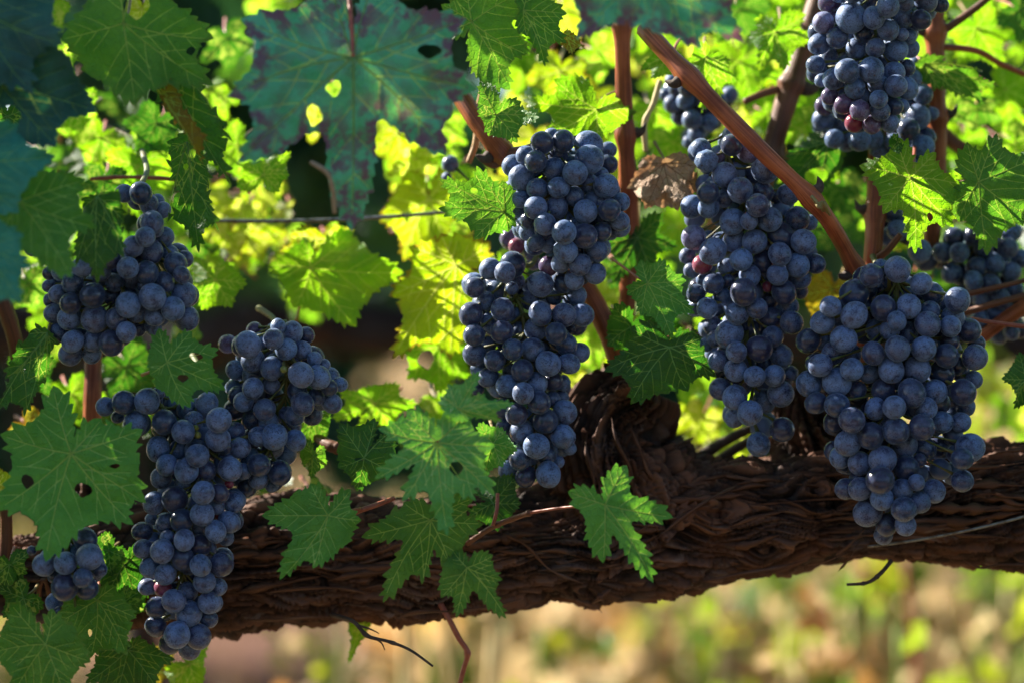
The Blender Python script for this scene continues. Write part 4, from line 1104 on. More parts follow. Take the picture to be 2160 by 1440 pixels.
BACK = [
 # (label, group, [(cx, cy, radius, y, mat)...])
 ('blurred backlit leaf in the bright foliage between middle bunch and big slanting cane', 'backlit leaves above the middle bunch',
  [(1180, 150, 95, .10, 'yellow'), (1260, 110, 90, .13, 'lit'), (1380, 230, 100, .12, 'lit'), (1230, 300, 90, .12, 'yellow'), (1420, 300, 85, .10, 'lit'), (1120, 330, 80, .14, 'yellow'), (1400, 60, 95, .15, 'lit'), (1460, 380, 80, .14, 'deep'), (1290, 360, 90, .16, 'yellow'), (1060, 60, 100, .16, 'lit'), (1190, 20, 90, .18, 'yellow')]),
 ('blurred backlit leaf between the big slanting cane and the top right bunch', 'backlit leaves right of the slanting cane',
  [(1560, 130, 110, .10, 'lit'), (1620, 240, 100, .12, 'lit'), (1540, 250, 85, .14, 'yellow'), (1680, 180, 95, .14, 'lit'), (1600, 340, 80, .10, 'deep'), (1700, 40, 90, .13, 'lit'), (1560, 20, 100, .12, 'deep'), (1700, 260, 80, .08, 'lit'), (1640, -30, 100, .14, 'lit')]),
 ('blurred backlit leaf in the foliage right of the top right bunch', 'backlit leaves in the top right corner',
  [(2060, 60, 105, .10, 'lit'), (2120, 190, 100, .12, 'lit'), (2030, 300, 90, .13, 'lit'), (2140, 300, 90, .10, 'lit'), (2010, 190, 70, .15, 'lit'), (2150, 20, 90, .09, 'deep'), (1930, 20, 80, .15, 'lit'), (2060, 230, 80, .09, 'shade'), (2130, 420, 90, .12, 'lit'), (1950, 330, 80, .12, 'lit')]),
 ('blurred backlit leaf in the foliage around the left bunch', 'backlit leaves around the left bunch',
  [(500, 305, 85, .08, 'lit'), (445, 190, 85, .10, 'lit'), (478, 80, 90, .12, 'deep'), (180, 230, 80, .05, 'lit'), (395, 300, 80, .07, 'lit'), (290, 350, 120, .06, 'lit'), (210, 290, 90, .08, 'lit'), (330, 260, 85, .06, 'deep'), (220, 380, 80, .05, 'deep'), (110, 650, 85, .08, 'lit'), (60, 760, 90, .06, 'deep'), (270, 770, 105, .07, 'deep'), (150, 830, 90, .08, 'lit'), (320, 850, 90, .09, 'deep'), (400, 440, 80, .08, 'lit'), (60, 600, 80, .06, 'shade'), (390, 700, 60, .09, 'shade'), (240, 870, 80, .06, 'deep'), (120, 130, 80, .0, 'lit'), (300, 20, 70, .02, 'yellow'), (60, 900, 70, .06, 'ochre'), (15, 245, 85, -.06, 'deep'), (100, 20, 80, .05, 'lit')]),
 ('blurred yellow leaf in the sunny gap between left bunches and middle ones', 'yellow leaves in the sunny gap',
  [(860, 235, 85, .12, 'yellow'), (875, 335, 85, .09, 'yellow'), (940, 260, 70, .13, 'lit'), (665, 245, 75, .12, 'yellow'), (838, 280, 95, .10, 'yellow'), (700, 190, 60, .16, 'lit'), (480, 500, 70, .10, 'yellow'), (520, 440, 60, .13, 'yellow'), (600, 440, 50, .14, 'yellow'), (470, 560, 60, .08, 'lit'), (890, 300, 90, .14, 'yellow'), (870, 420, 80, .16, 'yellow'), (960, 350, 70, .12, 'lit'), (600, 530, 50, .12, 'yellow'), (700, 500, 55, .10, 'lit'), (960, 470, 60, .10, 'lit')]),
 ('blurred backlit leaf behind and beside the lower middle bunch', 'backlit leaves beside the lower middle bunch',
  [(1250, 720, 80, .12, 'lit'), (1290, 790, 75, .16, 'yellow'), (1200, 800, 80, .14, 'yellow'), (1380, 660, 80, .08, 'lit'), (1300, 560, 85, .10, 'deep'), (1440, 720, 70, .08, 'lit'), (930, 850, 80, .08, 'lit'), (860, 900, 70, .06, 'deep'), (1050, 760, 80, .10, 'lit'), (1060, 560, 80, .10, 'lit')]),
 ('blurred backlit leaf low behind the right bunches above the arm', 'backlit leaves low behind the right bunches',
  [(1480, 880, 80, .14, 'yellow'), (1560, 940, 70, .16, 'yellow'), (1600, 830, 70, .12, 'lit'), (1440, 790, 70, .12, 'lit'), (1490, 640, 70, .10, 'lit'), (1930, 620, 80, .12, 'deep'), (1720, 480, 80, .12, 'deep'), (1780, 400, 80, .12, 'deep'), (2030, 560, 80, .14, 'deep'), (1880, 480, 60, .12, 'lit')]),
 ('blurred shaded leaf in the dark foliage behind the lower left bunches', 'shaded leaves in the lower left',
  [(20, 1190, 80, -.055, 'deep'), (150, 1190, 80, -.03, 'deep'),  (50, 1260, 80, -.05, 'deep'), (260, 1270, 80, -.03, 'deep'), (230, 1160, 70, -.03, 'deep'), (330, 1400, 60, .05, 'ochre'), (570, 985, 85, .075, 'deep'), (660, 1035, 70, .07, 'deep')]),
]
sd = 1000
PROTO = {}
for lab, grp, rows in BACK:
    for (cx, cy, rad, y, m) in rows:
        sd += 7
        PROTO.setdefault(m, []).append(back_leaf(cx, cy, rad, y, m, lab, grp, sd))

def copy_thing(o, parent=None):
    c = o.copy(); SC.collection.objects.link(c); c.parent = parent
    for ch in list(o.children): copy_thing(ch, c)
    return c
rb = random.Random(5)
for (ri, x0, x1, y0, y1, n, ya, yb, mats) in [
    (0, 1040, 1480, -20, 420, 34, .13, .42, ('lit', 'yellow', 'lit')), (1, 1490, 1730, -60, 420, 24, .13, .42, ('lit', 'yellow', 'lit')),
    (2, 1900, 2220, -60, 500, 34, .12, .42, ('lit', 'lit', 'yellow')), (3, 70, 440, 180, 560, 18, .10, .3, ('lit', 'deep', 'lit')),
    (4, 440, 560, 420, 620, 7, .12, .3, ('yellow', 'lit')), (5, 1200, 1330, 600, 840, 8, .12, .4, ('lit', 'yellow')), (6, 1400, 1640, 780, 960, 6, .15, .35, ('yellow', 'lit')),
    (4, 840, 1000, 240, 520, 9, .12, .35, ('yellow', 'lit')), (3, 40, 470, 210, 720, 20, .08, .3, ('lit', 'deep')), (5, 1230, 1450, 440, 800, 12, .10, .35, ('deep', 'lit')),
    (4, 440, 700, 330, 660, 10, .16, .4, ('lit', 'lit', 'yellow')), (2, 1930, 2200, 380, 640, 10, .12, .3, ('deep', 'lit')), (4, 470, 620, -40, 240, 7, .2, .5, ('deep', 'lit')), (6, 1700, 2000, 380, 620, 8, .10, .25, ('deep', 'lit')), (6, 2030, 2190, 730, 900, 6, .4, .8, ('lit', 'yellow'))]:
    for i in range(n):
        src = rb.choice(PROTO[rb.choice(mats)])
        y = rb.uniform(ya, yb)
        spot = P(rb.uniform(x0, x1), rb.uniform(y0, y1), y)
        if in_sunpath(spot, .04): continue
        c = copy_thing(src)
        c.location = spot
        c.rotation_euler = (rb.gauss(0, .5), rb.uniform(0, 6.28), rb.gauss(0, .5))
        c.scale = [rb.uniform(.8, 1.25)] * 3
        c['label'] = BACK[ri][0]; c['group'] = BACK[ri][1]

# ------------------------------------------------------------------ grapes
def grape_meshes():
    out = []
    for v in range(6):
        rg = np.random.RandomState(40 + v)
        nu, nv = 28, 18
        V = [(0, 0, 1.0)]; F = []
        for i in range(1, nv):
            th = math.pi * i / nv
            for q in range(nu):
                ph = 2 * math.pi * q / nu
                V.append((math.sin(th) * math.cos(ph), math.sin(th) * math.sin(ph), math.cos(th)))
        V.append((0, 0, -1.0))
        V = np.array(V)
        nz = fbm(V[:, 0] * 1.1 + v * 7, V[:, 1] * 1.1, V[:, 2] * 1.1, 2)
        if v >= 4: nz = 2.2 * nz + 5.0 * (np.abs(vnoise(V[:, 0] * 3.2 + v, V[:, 1] * 3.2, V[:, 2] * 2.2)) - .5)
        V = V * (1 + 0.026 * nz)[:, None] * np.array([1, rg.uniform(.97, 1.02), rg.uniform(.98, 1.06)])
        for q in range(nu):
            F.append((0, 1 + q, 1 + (q + 1) % nu))
        for i in range(nv - 2):
            for q in range(nu):
                a = 1 + i * nu + q; b = 1 + i * nu + (q + 1) % nu
                F.append((a, a + nu, b + nu, b))
        last = len(V) - 1; b0 = 1 + (nv - 2) * nu
        for q in range(nu):
            F.append((last, b0 + (q + 1) % nu, b0 + q))
        out.append((V, F))
    return out
GM = grape_meshes()
GRAPE_ME = {}
def grape_me(v, mat):
    key = (v, mat.name)
    if key not in GRAPE_ME:
        V, F = GM[v]
        me = bpy.data.meshes.new('grape')
        me.from_pydata([tuple(p) for p in V], [], F)
        me.materials.append(mat)
        me.polygons.foreach_set('use_smooth', [True] * len(me.polygons)); me.update()
        GRAPE_ME[key] = me
    return GRAPE_ME[key]
MATS = {'b': M_grape, 'v': M_grape_pale, 'r': M_grape_red, 'g': M_grape_green}
TILE = {'1': (0, 0), '2': (720, 0), '3': (1440, 0), '4': (0, 480), '5': (720, 480), '6': (1440, 480), '7': (0, 960), '8': (720, 960), '9': (1440, 960), '0': None}

def parse(txt):
    """rows of 'tile: x y r layer[kind]; ...' in thirds of a pixel inside the tile"""
    G = []
    for line in txt.strip().splitlines():
        tl, rest = line.split(':')
        ox, oy = TILE[tl.strip()]
        for it in rest.split(';'):
            f = it.split()
            if not f: continue
            ly = f[3] if len(f) > 3 else '0'
            kind = 'b'
            if ly[-1] in 'bvrg': kind = ly[-1]; ly = ly[:-1] or '0'
            G.append((ox + float(f[0]) / 3, oy + float(f[1]) / 3, float(f[2]) / 3, int(ly), kind))
    return G

def cluster(label, txt, yc, seed, stalk=(), fill=14, depth_k=.75, group='grape bunches hanging on the vine'):
    rg = random.Random(seed)
    G = parse(txt)
    px = np.array([g_[0] for g_ in G]); py = np.array([g_[1] for g_ in G]); pr = np.array([g_[2] for g_ in G]) * 1.08
    lay = np.array([g_[3] for g_ in G], float); kinds = [g_[4] for g_ in G]
    n = len(G)
    s0 = s_at(yc)
    yy = np.zeros(n); axis_x = np.zeros(n); hw_ = np.zeros(n)
    for i in range(n):
        m = np.abs(py - py[i]) < 55
        lo, hi = (px[m] - pr[m]).min(), (px[m] + pr[m]).max()
        mid, hw = (lo + hi) / 2, max((hi - lo) / 2, 20)
        u = np.clip((px[i] - mid) / (hw + 4), -.98, .98)
        axis_x[i] = mid; hw_[i] = hw
        yy[i] = -depth_k * min(hw, 105) * s0 * math.sqrt(1 - u * u) + lay[i] * .0105 + rg.uniform(-.0008, .0008)
    yy += yc
    for it in range(80):
        s = s_at(yy)
        X = (px - 1080) * s; Z = -(py - 720) * s; Rr = pr * s
        dx = X[:, None] - X[None, :]; dz = Z[:, None] - Z[None, :]; dyv = yy[:, None] - yy[None, :]
        d = np.sqrt(dx * dx + dz * dz + dyv * dyv) + 1e-9
        mn = (Rr[:, None] + Rr[None, :]) * 0.955
        ov = np.clip(mn - d, 0, None); np.fill_diagonal(ov, 0)
        sg = np.sign(dyv + (lay[:, None] - lay[None, :]) * .004 + 1e-7 * (np.arange(n)[:, None] - np.arange(n)[None, :]))
        # push along depth, keeping who is in front
        push = (ov * sg * np.clip(1.2 - np.hypot(dx, dz) / mn, .25, 1)).sum(1)
        yy = yy + 0.35 * push
    s = s_at(yy)
    pts = np.stack([(px - 1080) * s, yy, ZC - (py - 720) * s], -1)
    rad = pr * s
    # unseen grapes deeper in the bunch
    fill = fill + 26
    tries = 0; extra = []
    fill = fill + 40
    lo3 = pts.min(0); hi3 = pts.max(0)
    while len(extra) < fill and tries < 9000:
        tries += 1
        x, z = rg.uniform(lo3[0], hi3[0]), rg.uniform(lo3[2], hi3[2])
        dxz = np.hypot(pts[:, 0] - x, pts[:, 2] - z); nb = dxz < .021
        if nb.sum() < 4: continue
        an = np.sort(np.arctan2(pts[nb, 2] - z, pts[nb, 0] - x)); gaps = np.diff(np.concatenate([an, [an[0] + 2 * math.pi]]))
        if gaps.max() > R(150): continue
        ym = pts[nb, 1].mean()
        q = np.array([x, ym + rg.uniform(.0105, .028), z]); rq = rg.uniform(.0064, .0076)
        allp = np.vstack([pts] + [e[0][None] for e in extra]); allr = np.concatenate([rad, [e[1] for e in extra]])
        d = np.linalg.norm(allp - q, axis=1)
        if (d > (allr + rq) * .90).all(): extra.append((q, rq))
    top = int(np.argmin(py))
    origin = Vector(pts[top]) + Vector((0, .01, .012)) if not stalk else P(*stalk[-1])
    root = empty('grape_bunch', origin)
    tag(root, label, 'grapes', group)
    # rachis
    bins = np.arange(py[lay < 2].min() - 10, py.max() - 6, 38)
    ax = []
    for b in bins:
        w = np.exp(-((py - b) / 45) ** 2) * np.where(lay >= 2, .001, 1.0)
        ax.append(((w * px).sum() / w.sum(), b, (w * yy).sum() / w.sum() + .008))
    if len(ax) < 2: ax = [(px.mean(), py.min() - 10, yy.mean() + .006), (px.mean(), py.max() - 20, yy.mean() + .006)]
    g = Geo()
    path = [tuple(q) for q in stalk[::-1]] + ax if stalk else ax
    S = catmull(path, 50); C = Pn(S[:, 0], S[:, 1], S[:, 2])
    V, F = tube_geo(C, np.linspace(.0019, .0008, 50), 8); g.add(V, F)
    AX = Pn(np.array([a[0] for a in ax]), np.array([a[1] for a in ax]), np.array([a[2] for a in ax]))
    every = [(pts[i], rad[i], kinds[i]) for i in range(n)] + [(e[0], e[1], 'b') for e in extra]
    made = 0; rest = Geo()
    for (c, r_, kd) in every:
        d = np.linalg.norm(AX - (c + np.array([0, 0, .014])), axis=1); a = AX[int(np.argmin(d))]
        dirv = Vector(a - c) + Vector((0, 0, .006)); L_ = dirv.length
        if L_ < 1e-6: dirv = Vector((0, 0, 1)); L_ = 1
        dirv.normalize()
        e = Vector(c) + dirv * r_ * .97
        mid = (e + Vector(a)) / 2 + Vector((0, 0, -.001))
        V, F = tube_geo(catmull([tuple(e), tuple(mid), tuple(a)], 6), np.array([.0011, .00062, .0006, .00065, .0008, .001]), 6)
        g.add(V, F)
        # the stylar end points away from the stalk with some scatter
        out = (-dirv + Vector((rg.uniform(-.35, .35), rg.uniform(-.35, .35), rg.uniform(-.35, .35)))).normalized()
        rot = out.to_track_quat('-Z', 'Y')
        mat = MATS[kd]
        if made >= 99:
            V, F = GM[made % 4]
            rest.add(V @ np.array(rot.to_matrix()).T * r_ + c, F); made += 1
            continue
        made += 1
        o = bpy.data.objects.new('grape', grape_me(rg.randrange(4) if rg.random() > .025 else rg.randrange(4, 6), mat))
        o.location = Vector(c) - origin
        o.rotation_mode = 'QUATERNION'
        o.rotation_quaternion = rot @ Matrix.Rotation(rg.uniform(0, 6.28), 3, 'Z').to_quaternion()
        o.scale = (r_ * rg.uniform(.97, 1.03), r_ * rg.uniform(.97, 1.03), r_ * rg.uniform(.97, 1.06))
        link(o, root)
    mesh_obj('stem', g.verts(), g.f, M_rachis, root)
    if rest.n: tag(mesh_obj('grapes', rest.verts(), rest.f, M_grape, root), None, None, None, 'stuff')
    return root

cluster('full wide bunch at centre hanging beside the reddish cane fork, upper of the middle two', '''
2: 1270 905 70;1405 895 68;1565 920 84 1;1570 1010 86;1165 985 58;1230 1022 66;1370 980 58 1;1345 1068 63;1085 1050 64;1480 1095 74;1140 1125 78;1675 1180 74;1240 1197 64;1375 1188 66;1565 1165 62 1;1075 1200 52 1;1135 1260 58;1475 1245 62;1595 1275 58;1770 1280 56;1230 1317 70;1365 1315 66;1697 1330 68;1545 1340 72;1120 1325 52 1;1290 1420 68;1635 1395 60 1;1760 1400 60;1180 1395 50 1;1410 1470 74;1330 865 50 1;1690 950 50 2;1690 1040 56 2;1640 1110 50 2;1420 1390 54 1;1500 1430 60 1
5: 1540 55 76;1285 10 60;1180 25 55 1;1145 5 40 1;1650 25 58;1760 0 60;1700 30 50 1;1230 100 52;1310 110 52 1;1420 150 74;1610 145 72;1390 225 60;1510 235 68;1310 245 60 v;1605 290 66;1475 330 62;1400 355 62 1;1500 140 56 1;1530 320 40 1
''', -.03, 1, stalk=[(1215, 300, -.028), (1150, 300, -.025)])
cluster('long narrow bunch with loose berries at its upper left, lower of the middle two', '''
5: 940 262 64;1085 235 78;1035 285 64;840 365 72 1;845 380 62;1080 385 40 1;1110 340 50 2;915 465 54 1;820 550 73;1020 525 70;1260 545 70;1410 553 73;1525 555 70;1490 430 60 1;1345 440 50 2;1260 360 76;940 600 58 1;1015 660 70;840 680 66;1228 645 68 1;1360 670 65;1450 640 30 2;842 797 72;930 740 50 2;1085 770 64;1210 770 73;1425 740 68;1510 790 60 1;970 840 64;1310 860 76;1145 902 66;870 890 50 1;1380 840 50 1;1440 860 62;1240 980 65;1340 970 60 1;1050 1000 68;930 945 60 1;1070 910 50 2;1400 980 50 1;1150 1045 66;860 1020 40 2;1250 1105 70;1335 1085 50 1;1390 1075 50 1;1110 1180 68;1415 1165 74;1290 1220 76;1140 1285 72;1030 1255 50 1;1405 1320 74;1235 1380 78;1150 1400 50 1;1325 1410 52 1;1440 1390 44 1;1100 560 50 2;1130 660 60 2;1190 460 60 2
8: 1130 25 66;1060 90 60;1165 130 64;1310 120 76;1300 0 60 1;1230 20 50 1;1370 40 40 1;1228 105 18 1r
''', -.02, 2, stalk=[(1120, 560, -.01), (1140, 500, .01), (1150, 430, .03)], depth_k=.65)
cluster('pale violet berries showing behind the left edge of the middle bunch', '''
5: 1060 70 55 v;1110 120 50 r;1195 165 42 v;1215 225 46 v;1150 60 50 v;1130 0 40 v
2: 690 1040 52 3;668 1125 30 3
''', .02, 3, fill=3)
cluster('loose topped bunch under the big slanting cane with a violet berry at its left', '''
3: 115 945 66;150 1020 68;310 920 68;265 1110 76;420 950 80 1v;320 865 66 1;235 1000 30 1v;520 1080 80;365 1205 78;260 1255 60 1;160 1220 66;190 1160 40 2;505 1220 66;590 1250 40 2;475 1300 72;670 1230 66;60 1310 70;165 1315 64;315 1405 78;420 1400 54;550 1390 74;725 1385 78;800 1410 50 1;340 1330 50 2
6: 70 65 74 v;190 150 80;325 80 66 1;455 90 76 1;620 50 78;765 90 76;370 205 66;505 220 64 1;615 170 68;730 240 70;840 230 60;125 235 60 1r;30 180 50 1;425 305 66;600 300 62;195 355 62;285 335 40 1;60 270 50 1;85 420 60;385 410 82;640 410 74;740 320 66 1;550 460 50 2;155 510 66;470 510 65;345 545 70;560 575 70 1;670 500 62 1;690 600 70;90 500 50 2;740 400 50 2;295 675 84;205 705 50 1;190 620 60 2;485 765 80;570 690 64 1;340 785 65;230 840 66;150 740 44 1;625 810 70 1;335 900 70;455 940 66;580 935 68;685 920 46 1;240 1020 70;330 1070 76;620 1050 78;425 1170 78;330 1200 60 1;630 1275 76;480 1370 72;535 375 32 1r;240 90 56 1;540 130 60 1;280 250 56 1;700 170 60 1;250 440 56 1;300 610 56 2;430 640 60 2;520 860 50 2;400 850 50 2;130 330 44 2;170 60 40 2
''', -.015, 4, stalk=[(1560, 345, -.02), (1600, 320, -.02), (1640, 350, -.04)], fill=8)
cluster('largest bunch, broad and tapering to a point in front of the arm at right', '''
6: 1195 305 72;1360 265 80;1255 250 50 1;1510 355 66;1085 420 88 1;1580 420 66 1;935 500 64;1740 460 76;1270 510 76;1430 500 72;985 570 56 1;1085 555 80;885 600 72;1565 530 62 1;1355 592 58;1550 612 75;1710 570 70 1;1695 625 64;1020 705 80;1230 650 70 1;1425 665 62 1;1810 650 74 1;800 710 72 1;1360 765 78;1205 795 70;1525 765 75;1690 720 60 1;1670 810 72;1850 820 80;890 720 50 2;955 790 70 1;870 870 72;1070 895 68;1180 920 60 1;1320 900 78;1485 895 80;1745 875 56 1;1840 960 56 1;800 985 80;975 975 88;1270 1025 72;1640 920 74 1;1100 1030 60 1;1450 1045 84;1600 1035 70;1775 1040 80;845 1110 66;975 1120 72;1340 1135 72;1220 1145 66;1540 1140 66;1640 1230 66 1;1760 1230 60 1;1790 1130 60 2;1070 1215 78;1190 1315 80;1350 1285 82;1515 1260 78;1045 1360 76;960 1410 60 1;1400 1370 80 1;1530 1400 70 1;1820 1390 86;1740 1430 60 1;1860 730 50 1;1140 770 14 g;1500 430 50 2;1180 400 50 2;1310 650 60 1
9: 1265 25 82;1000 10 70 1;1120 50 70;1415 80 78;1010 70 40 1;1250 155 84;1030 210 64;1125 212 70;1390 215 62;1480 170 50;1260 270 72;1500 295 66;1170 360 84;1400 340 74;1290 437 66;1410 440 64;1270 505 56 1;1590 225 70;1770 160 70;1770 20 66;1500 30 40 1
''', -.055, 5, stalk=[(1875, 615, -.05), (1850, 560, -.01), (1840, 540, .0)], fill=10, depth_k=.6)
cluster('bunch cut off by the top edge with sunlit pale berries on its left side', '''
3: 1065 115 90;1180 0 70 1;930 15 66 v;890 145 66 v;960 110 40 1v;1210 115 64;1300 40 70;1395 110 66;1510 125 60;1540 10 70;1410 20 50;1630 30 50 1;1300 190 66;980 240 66;1145 210 60 1;865 280 64;1430 230 50 1;1390 220 40;1100 310 66 1;1220 305 60;1350 318 74;1440 310 58 1;840 410 54;1040 450 74;1195 445 76;1340 460 66;1420 430 50 1;955 500 66;880 510 40 1;1090 560 64;1235 535 64;1350 545 66;1420 560 66 1;930 610 50 v;1020 660 60 v;1240 630 56;1130 610 50 1;1120 700 62 v;1250 705 62;1345 675 50;1085 780 58 r;1195 790 56 v;1310 780 58;1390 670 40 1;1080 -55 70;1000 -50 66;1250 -70 70;1370 -60 70;1470 -60 66;930 350 44 2
''', -.02, 6, stalk=[(1840, -40, .0), (1850, -90, .02)])
cluster('dim bunch behind the one at the top edge, reaching behind the yellow lobed leaf', '''
3: 890 760 68;900 670 60 v;1010 790 60 1;960 880 60;1120 890 66;1490 740 74;1430 820 70;1520 600 60;1430 660 50 1;1540 870 60;1520 930 70;1450 980 50 1;1580 720 40 1;1330 900 50 1;1420 1030 50;1490 1060 60;1330 1340 66;1400 1400 60;1040 900 60 1;1200 880 66 1;1400 900 66 1;1450 500 60;1480 420 60;1380 1120 60;1300 1420 60 1
6: 1360 20 66;1300 60 60 1;1420 40 60 1;1500 150 70
''', .035, 7, fill=6)
cluster('upper left bunch partly hidden by two leaves, with a broad drooping lobe', '''
1: 890 1225 70;785 1225 56;940 1290 60 1;1030 1330 52 1;960 1410 70;1000 1270 40 2
4: 845 120 66;920 60 60;960 155 70;1040 60 60 1;985 10 50;1110 230 72;1070 170 60 1;1170 200 50 1;810 255 66;930 288 70;1150 300 50;1040 350 62;920 370 50 1;1165 425 76;585 430 76;460 350 66;720 350 60 1;365 420 56;445 480 66;810 490 76;965 440 78;1095 515 72;700 440 50 1;600 578 84;440 575 70;735 575 66;865 540 60;980 560 62;1180 575 76;340 545 60 1;320 460 44 1;385 280 56;310 290 40;310 370 40 1;460 720 64;595 715 66;705 730 74;800 660 60;370 665 60 1;880 640 46 1;970 630 50 1;445 800 70 1;580 800 56 1;1015 307 26 g;520 250 60;640 280 60;700 200 60;600 350 56 1;210 130 52 2;1072 440 24 1g;890 590 20 1g
''', -.06, 8, stalk=[(300, 385, -.05), (310, 360, -.02), (300, 320, .02)], depth_k=.6)
cluster('tall bunch in front of the left end of the arm, tapering downward below it', '''
4: 665 1130 56;785 1105 72;930 1095 76;860 1230 74;1040 1230 76;1000 1050 40 1;745 1195 40 1;1160 1290 70;1225 1220 60 1;1310 1110 66 1;1385 1215 76;1380 1335 76;1000 1400 72;1130 1400 56 1;1245 1415 74;1520 1390 66 1;1640 1320 60 1;1420 1380 50 1;1240 1265 18 g;1250 1310 22 g;1490 1290 60 2;1100 1130 60 2;1180 1150 60 2
7: 1055 60 64;1180 95 72;1250 0 70;1305 95 60;1455 85 72;1020 140 66 1;1540 100 50 1;975 300 66;1105 275 78;1285 235 72;1390 240 56;1475 295 66;1155 180 50 1;1370 320 50;1280 370 74;1150 410 72;1050 430 60;1450 420 66;1260 450 50 1;1365 480 66;900 480 60 1;960 400 40 2;1165 535 62;1060 520 48;1265 570 70;905 590 58;1025 605 72;1430 520 50 1;1155 650 70;1400 690 74;1270 695 66;950 710 64;1045 750 66;1330 590 40 1;1295 800 68;1380 830 56;930 830 50 1;1030 840 56 1r;1190 860 60 1;1100 920 72;1325 930 68;990 960 64;1195 1000 80;1320 1030 54;985 1080 66;1120 1135 80;1255 1145 76;1075 1190 64 1;1200 1220 66 1;1450 180 26 1r;1380 380 20 1r
''', -.055, 9, stalk=[(400, 820, -.04), (420, 780, -.01), (400, 740, .03)], fill=12, depth_k=.6)
cluster('bunch beside the tall left one, with dark top berries and green stalk showing', '''
4: 1570 740 80;1760 625 46;1850 660 64;1730 705 62;1810 768 66;1940 680 48 1;1600 840 70;1915 775 56;1990 830 46;2050 870 40;1720 890 70;1905 930 76;1600 930 66 1;2015 945 72;2085 1010 50;2150 990 45;1600 1015 66;1720 1000 50 1;1880 1040 60 1;1915 1115 70;2000 1070 50 1;1540 1100 60;1675 1150 66;1600 1210 66 1;1865 1190 60 1;2100 1110 60 1;1735 1320 78;1870 1345 64;1490 900 60 1;1480 1010 50 2;1610 650 50 3v;1440 735 55 3v;1795 895 22 g;1640 720 50 2;1920 700 50 2;1480 1150 66 1;1700 1230 60 1;1810 1180 50 2;1500 1060 56 1
7: 1640 60 70;1770 110 72;1635 150 60;1560 200 60 1;1720 190 40 1;1500 130 60 1;1580 20 60 1
''', -.035, 10, stalk=[(590, 690, -.01), (575, 670, .01), (545, 650, .03)], fill=16)
cluster('small compact bunch under the large holed leaf at lower left', '''
7: 415 680 70;565 640 80;630 720 46;525 775 60;410 830 80;550 840 70;280 690 70;540 530 70;340 760 40 1;350 930 60 3;380 990 40 3;200 600 30 1;480 620 60 2;450 740 50 2
''', -.07, 11, fill=6)
cluster('dark blurred bunch in deep shade at the right edge behind the red stalks', '''
6: 1540 210 66;1860 250 60;1750 160 62;1980 230 56;1840 340 60;2060 130 60;1700 290 60;1950 360 60;1900 130 60;1640 160 60;2080 280 60;1780 430 60;1890 450 60;2010 450 60;2100 400 56;1980 560 60;1880 580 56;2070 560 56;2150 500 56;2000 680 56;2080 660 50;1720 60 60;1840 50 60;1960 40 60;2080 30 60;2140 200 56;2140 650 50
''', .06, 12, fill=8)
cluster('blurred dark bunch behind the upper end of the big slanting cane', '''
3: 60 760 60;20 640 56;150 620 60;120 700 56 1;170 780 56;90 850 56;200 700 56 1;30 560 56;120 520 56;-40 560 50;-60 660 56;230 640 50;300 600 50;260 730 50;-20 740 50 1;40 900 40;-110 600 40;-70 510 40
''', .085, 13, fill=6)

# ------------------------------------------------------------------ behind: rows of vines, weeds, straw
def simple_leaf_geo(n, sampler, rg, rlo, rhi):
    """many small lobed leaves, each folded along its midrib"""
    half = [(.10, -.16), (.26, -.40), (.42, -.50), (.50, -.36), (.60, -.28), (.58, -.12), (.52, -.04), (.74, .02), (.80, .16), (.88, .26), (.72, .34), (.66, .44), (.44, .40), (.40, .50), (.34, .62), (.24, .78), (.14, .84)]
    base = np.array([(0, -.06)] + half + [(0, 1.0)] + [(-x, y_) for x, y_ in half[::-1]])
    m = len(base)
    V = []; F = []
    b = 0
    for i in range(n):
        c = sampler(rg)
        r = rg.uniform(rlo, rhi)
        rot = Matrix.Rotation(rg.uniform(0, 6.28), 3, 'Z') 
        tilt = Matrix.Rotation(rg.gauss(0, .7), 3, 'X') @ Matrix.Rotation(rg.gauss(0, .7), 3, 'Y')
        up = Matrix.Rotation(R(90) + rg.gauss(0, .5), 3, 'X')
        M = Matrix.Rotation(rg.gauss(0, .8), 3, 'Z') @ up @ tilt @ rot
        for (x, y_) in base:
            z = -.25 * abs(x) + rg.uniform(-.06, .06)
            V.append(Vector(c) + M @ Vector((x * r, y_ * r, z * r)))
        V.append(Vector(c) + M @ Vector((0, .2 * r, 0)))
        for q in range(m):
            F.append((b + q, b + (q + 1) % m, b + m))
        b += m + 1
    return [v[:] for v in V], F

def simple_leaf_mat(name, r1, r2, t1, t2, tf=.45):
    k = NT(name)
    geo = k.n('ShaderNodeNewGeometry')
    f = geo.outputs['Random Per Island']
    c = k.mix(f, r1, r2); t = k.mix(f, t1, t2)
    p = k.principled(c, .5, .3)
    tr = k.n('ShaderNodeBsdfTranslucent'); k.l(t, tr.inputs['Color'])
    mx = k.n('ShaderNodeMixShader'); mx.inputs[0].default_value = tf
    k.l(p.outputs[0], mx.inputs[1]); k.l(tr.outputs[0], mx.inputs[2]); k.l(mx.outputs[0], k.out.inputs[0])
    return k.m
M_far = simple_leaf_mat('row_foliage', (.010, .055, .040), (.022, .085, .045), (.02, .14, .05), (.12, .32, .03), .30)
M_near = simple_leaf_mat('canopy_foliage', (.02, .085, .025), (.045, .13, .03), (.16, .44, .02), (.36, .62, .02), .42)
M_weedleaf = simple_leaf_mat('weed_foliage', (.05, .13, .015), (.15, .18, .03), (.26, .46, .02), (.48, .46, .03), .5)
M_strawleaf = simple_leaf_mat('straw_blades', (.24, .12, .035), (.52, .34, .12), (.5, .35, .15), (.6, .48, .25), .3)

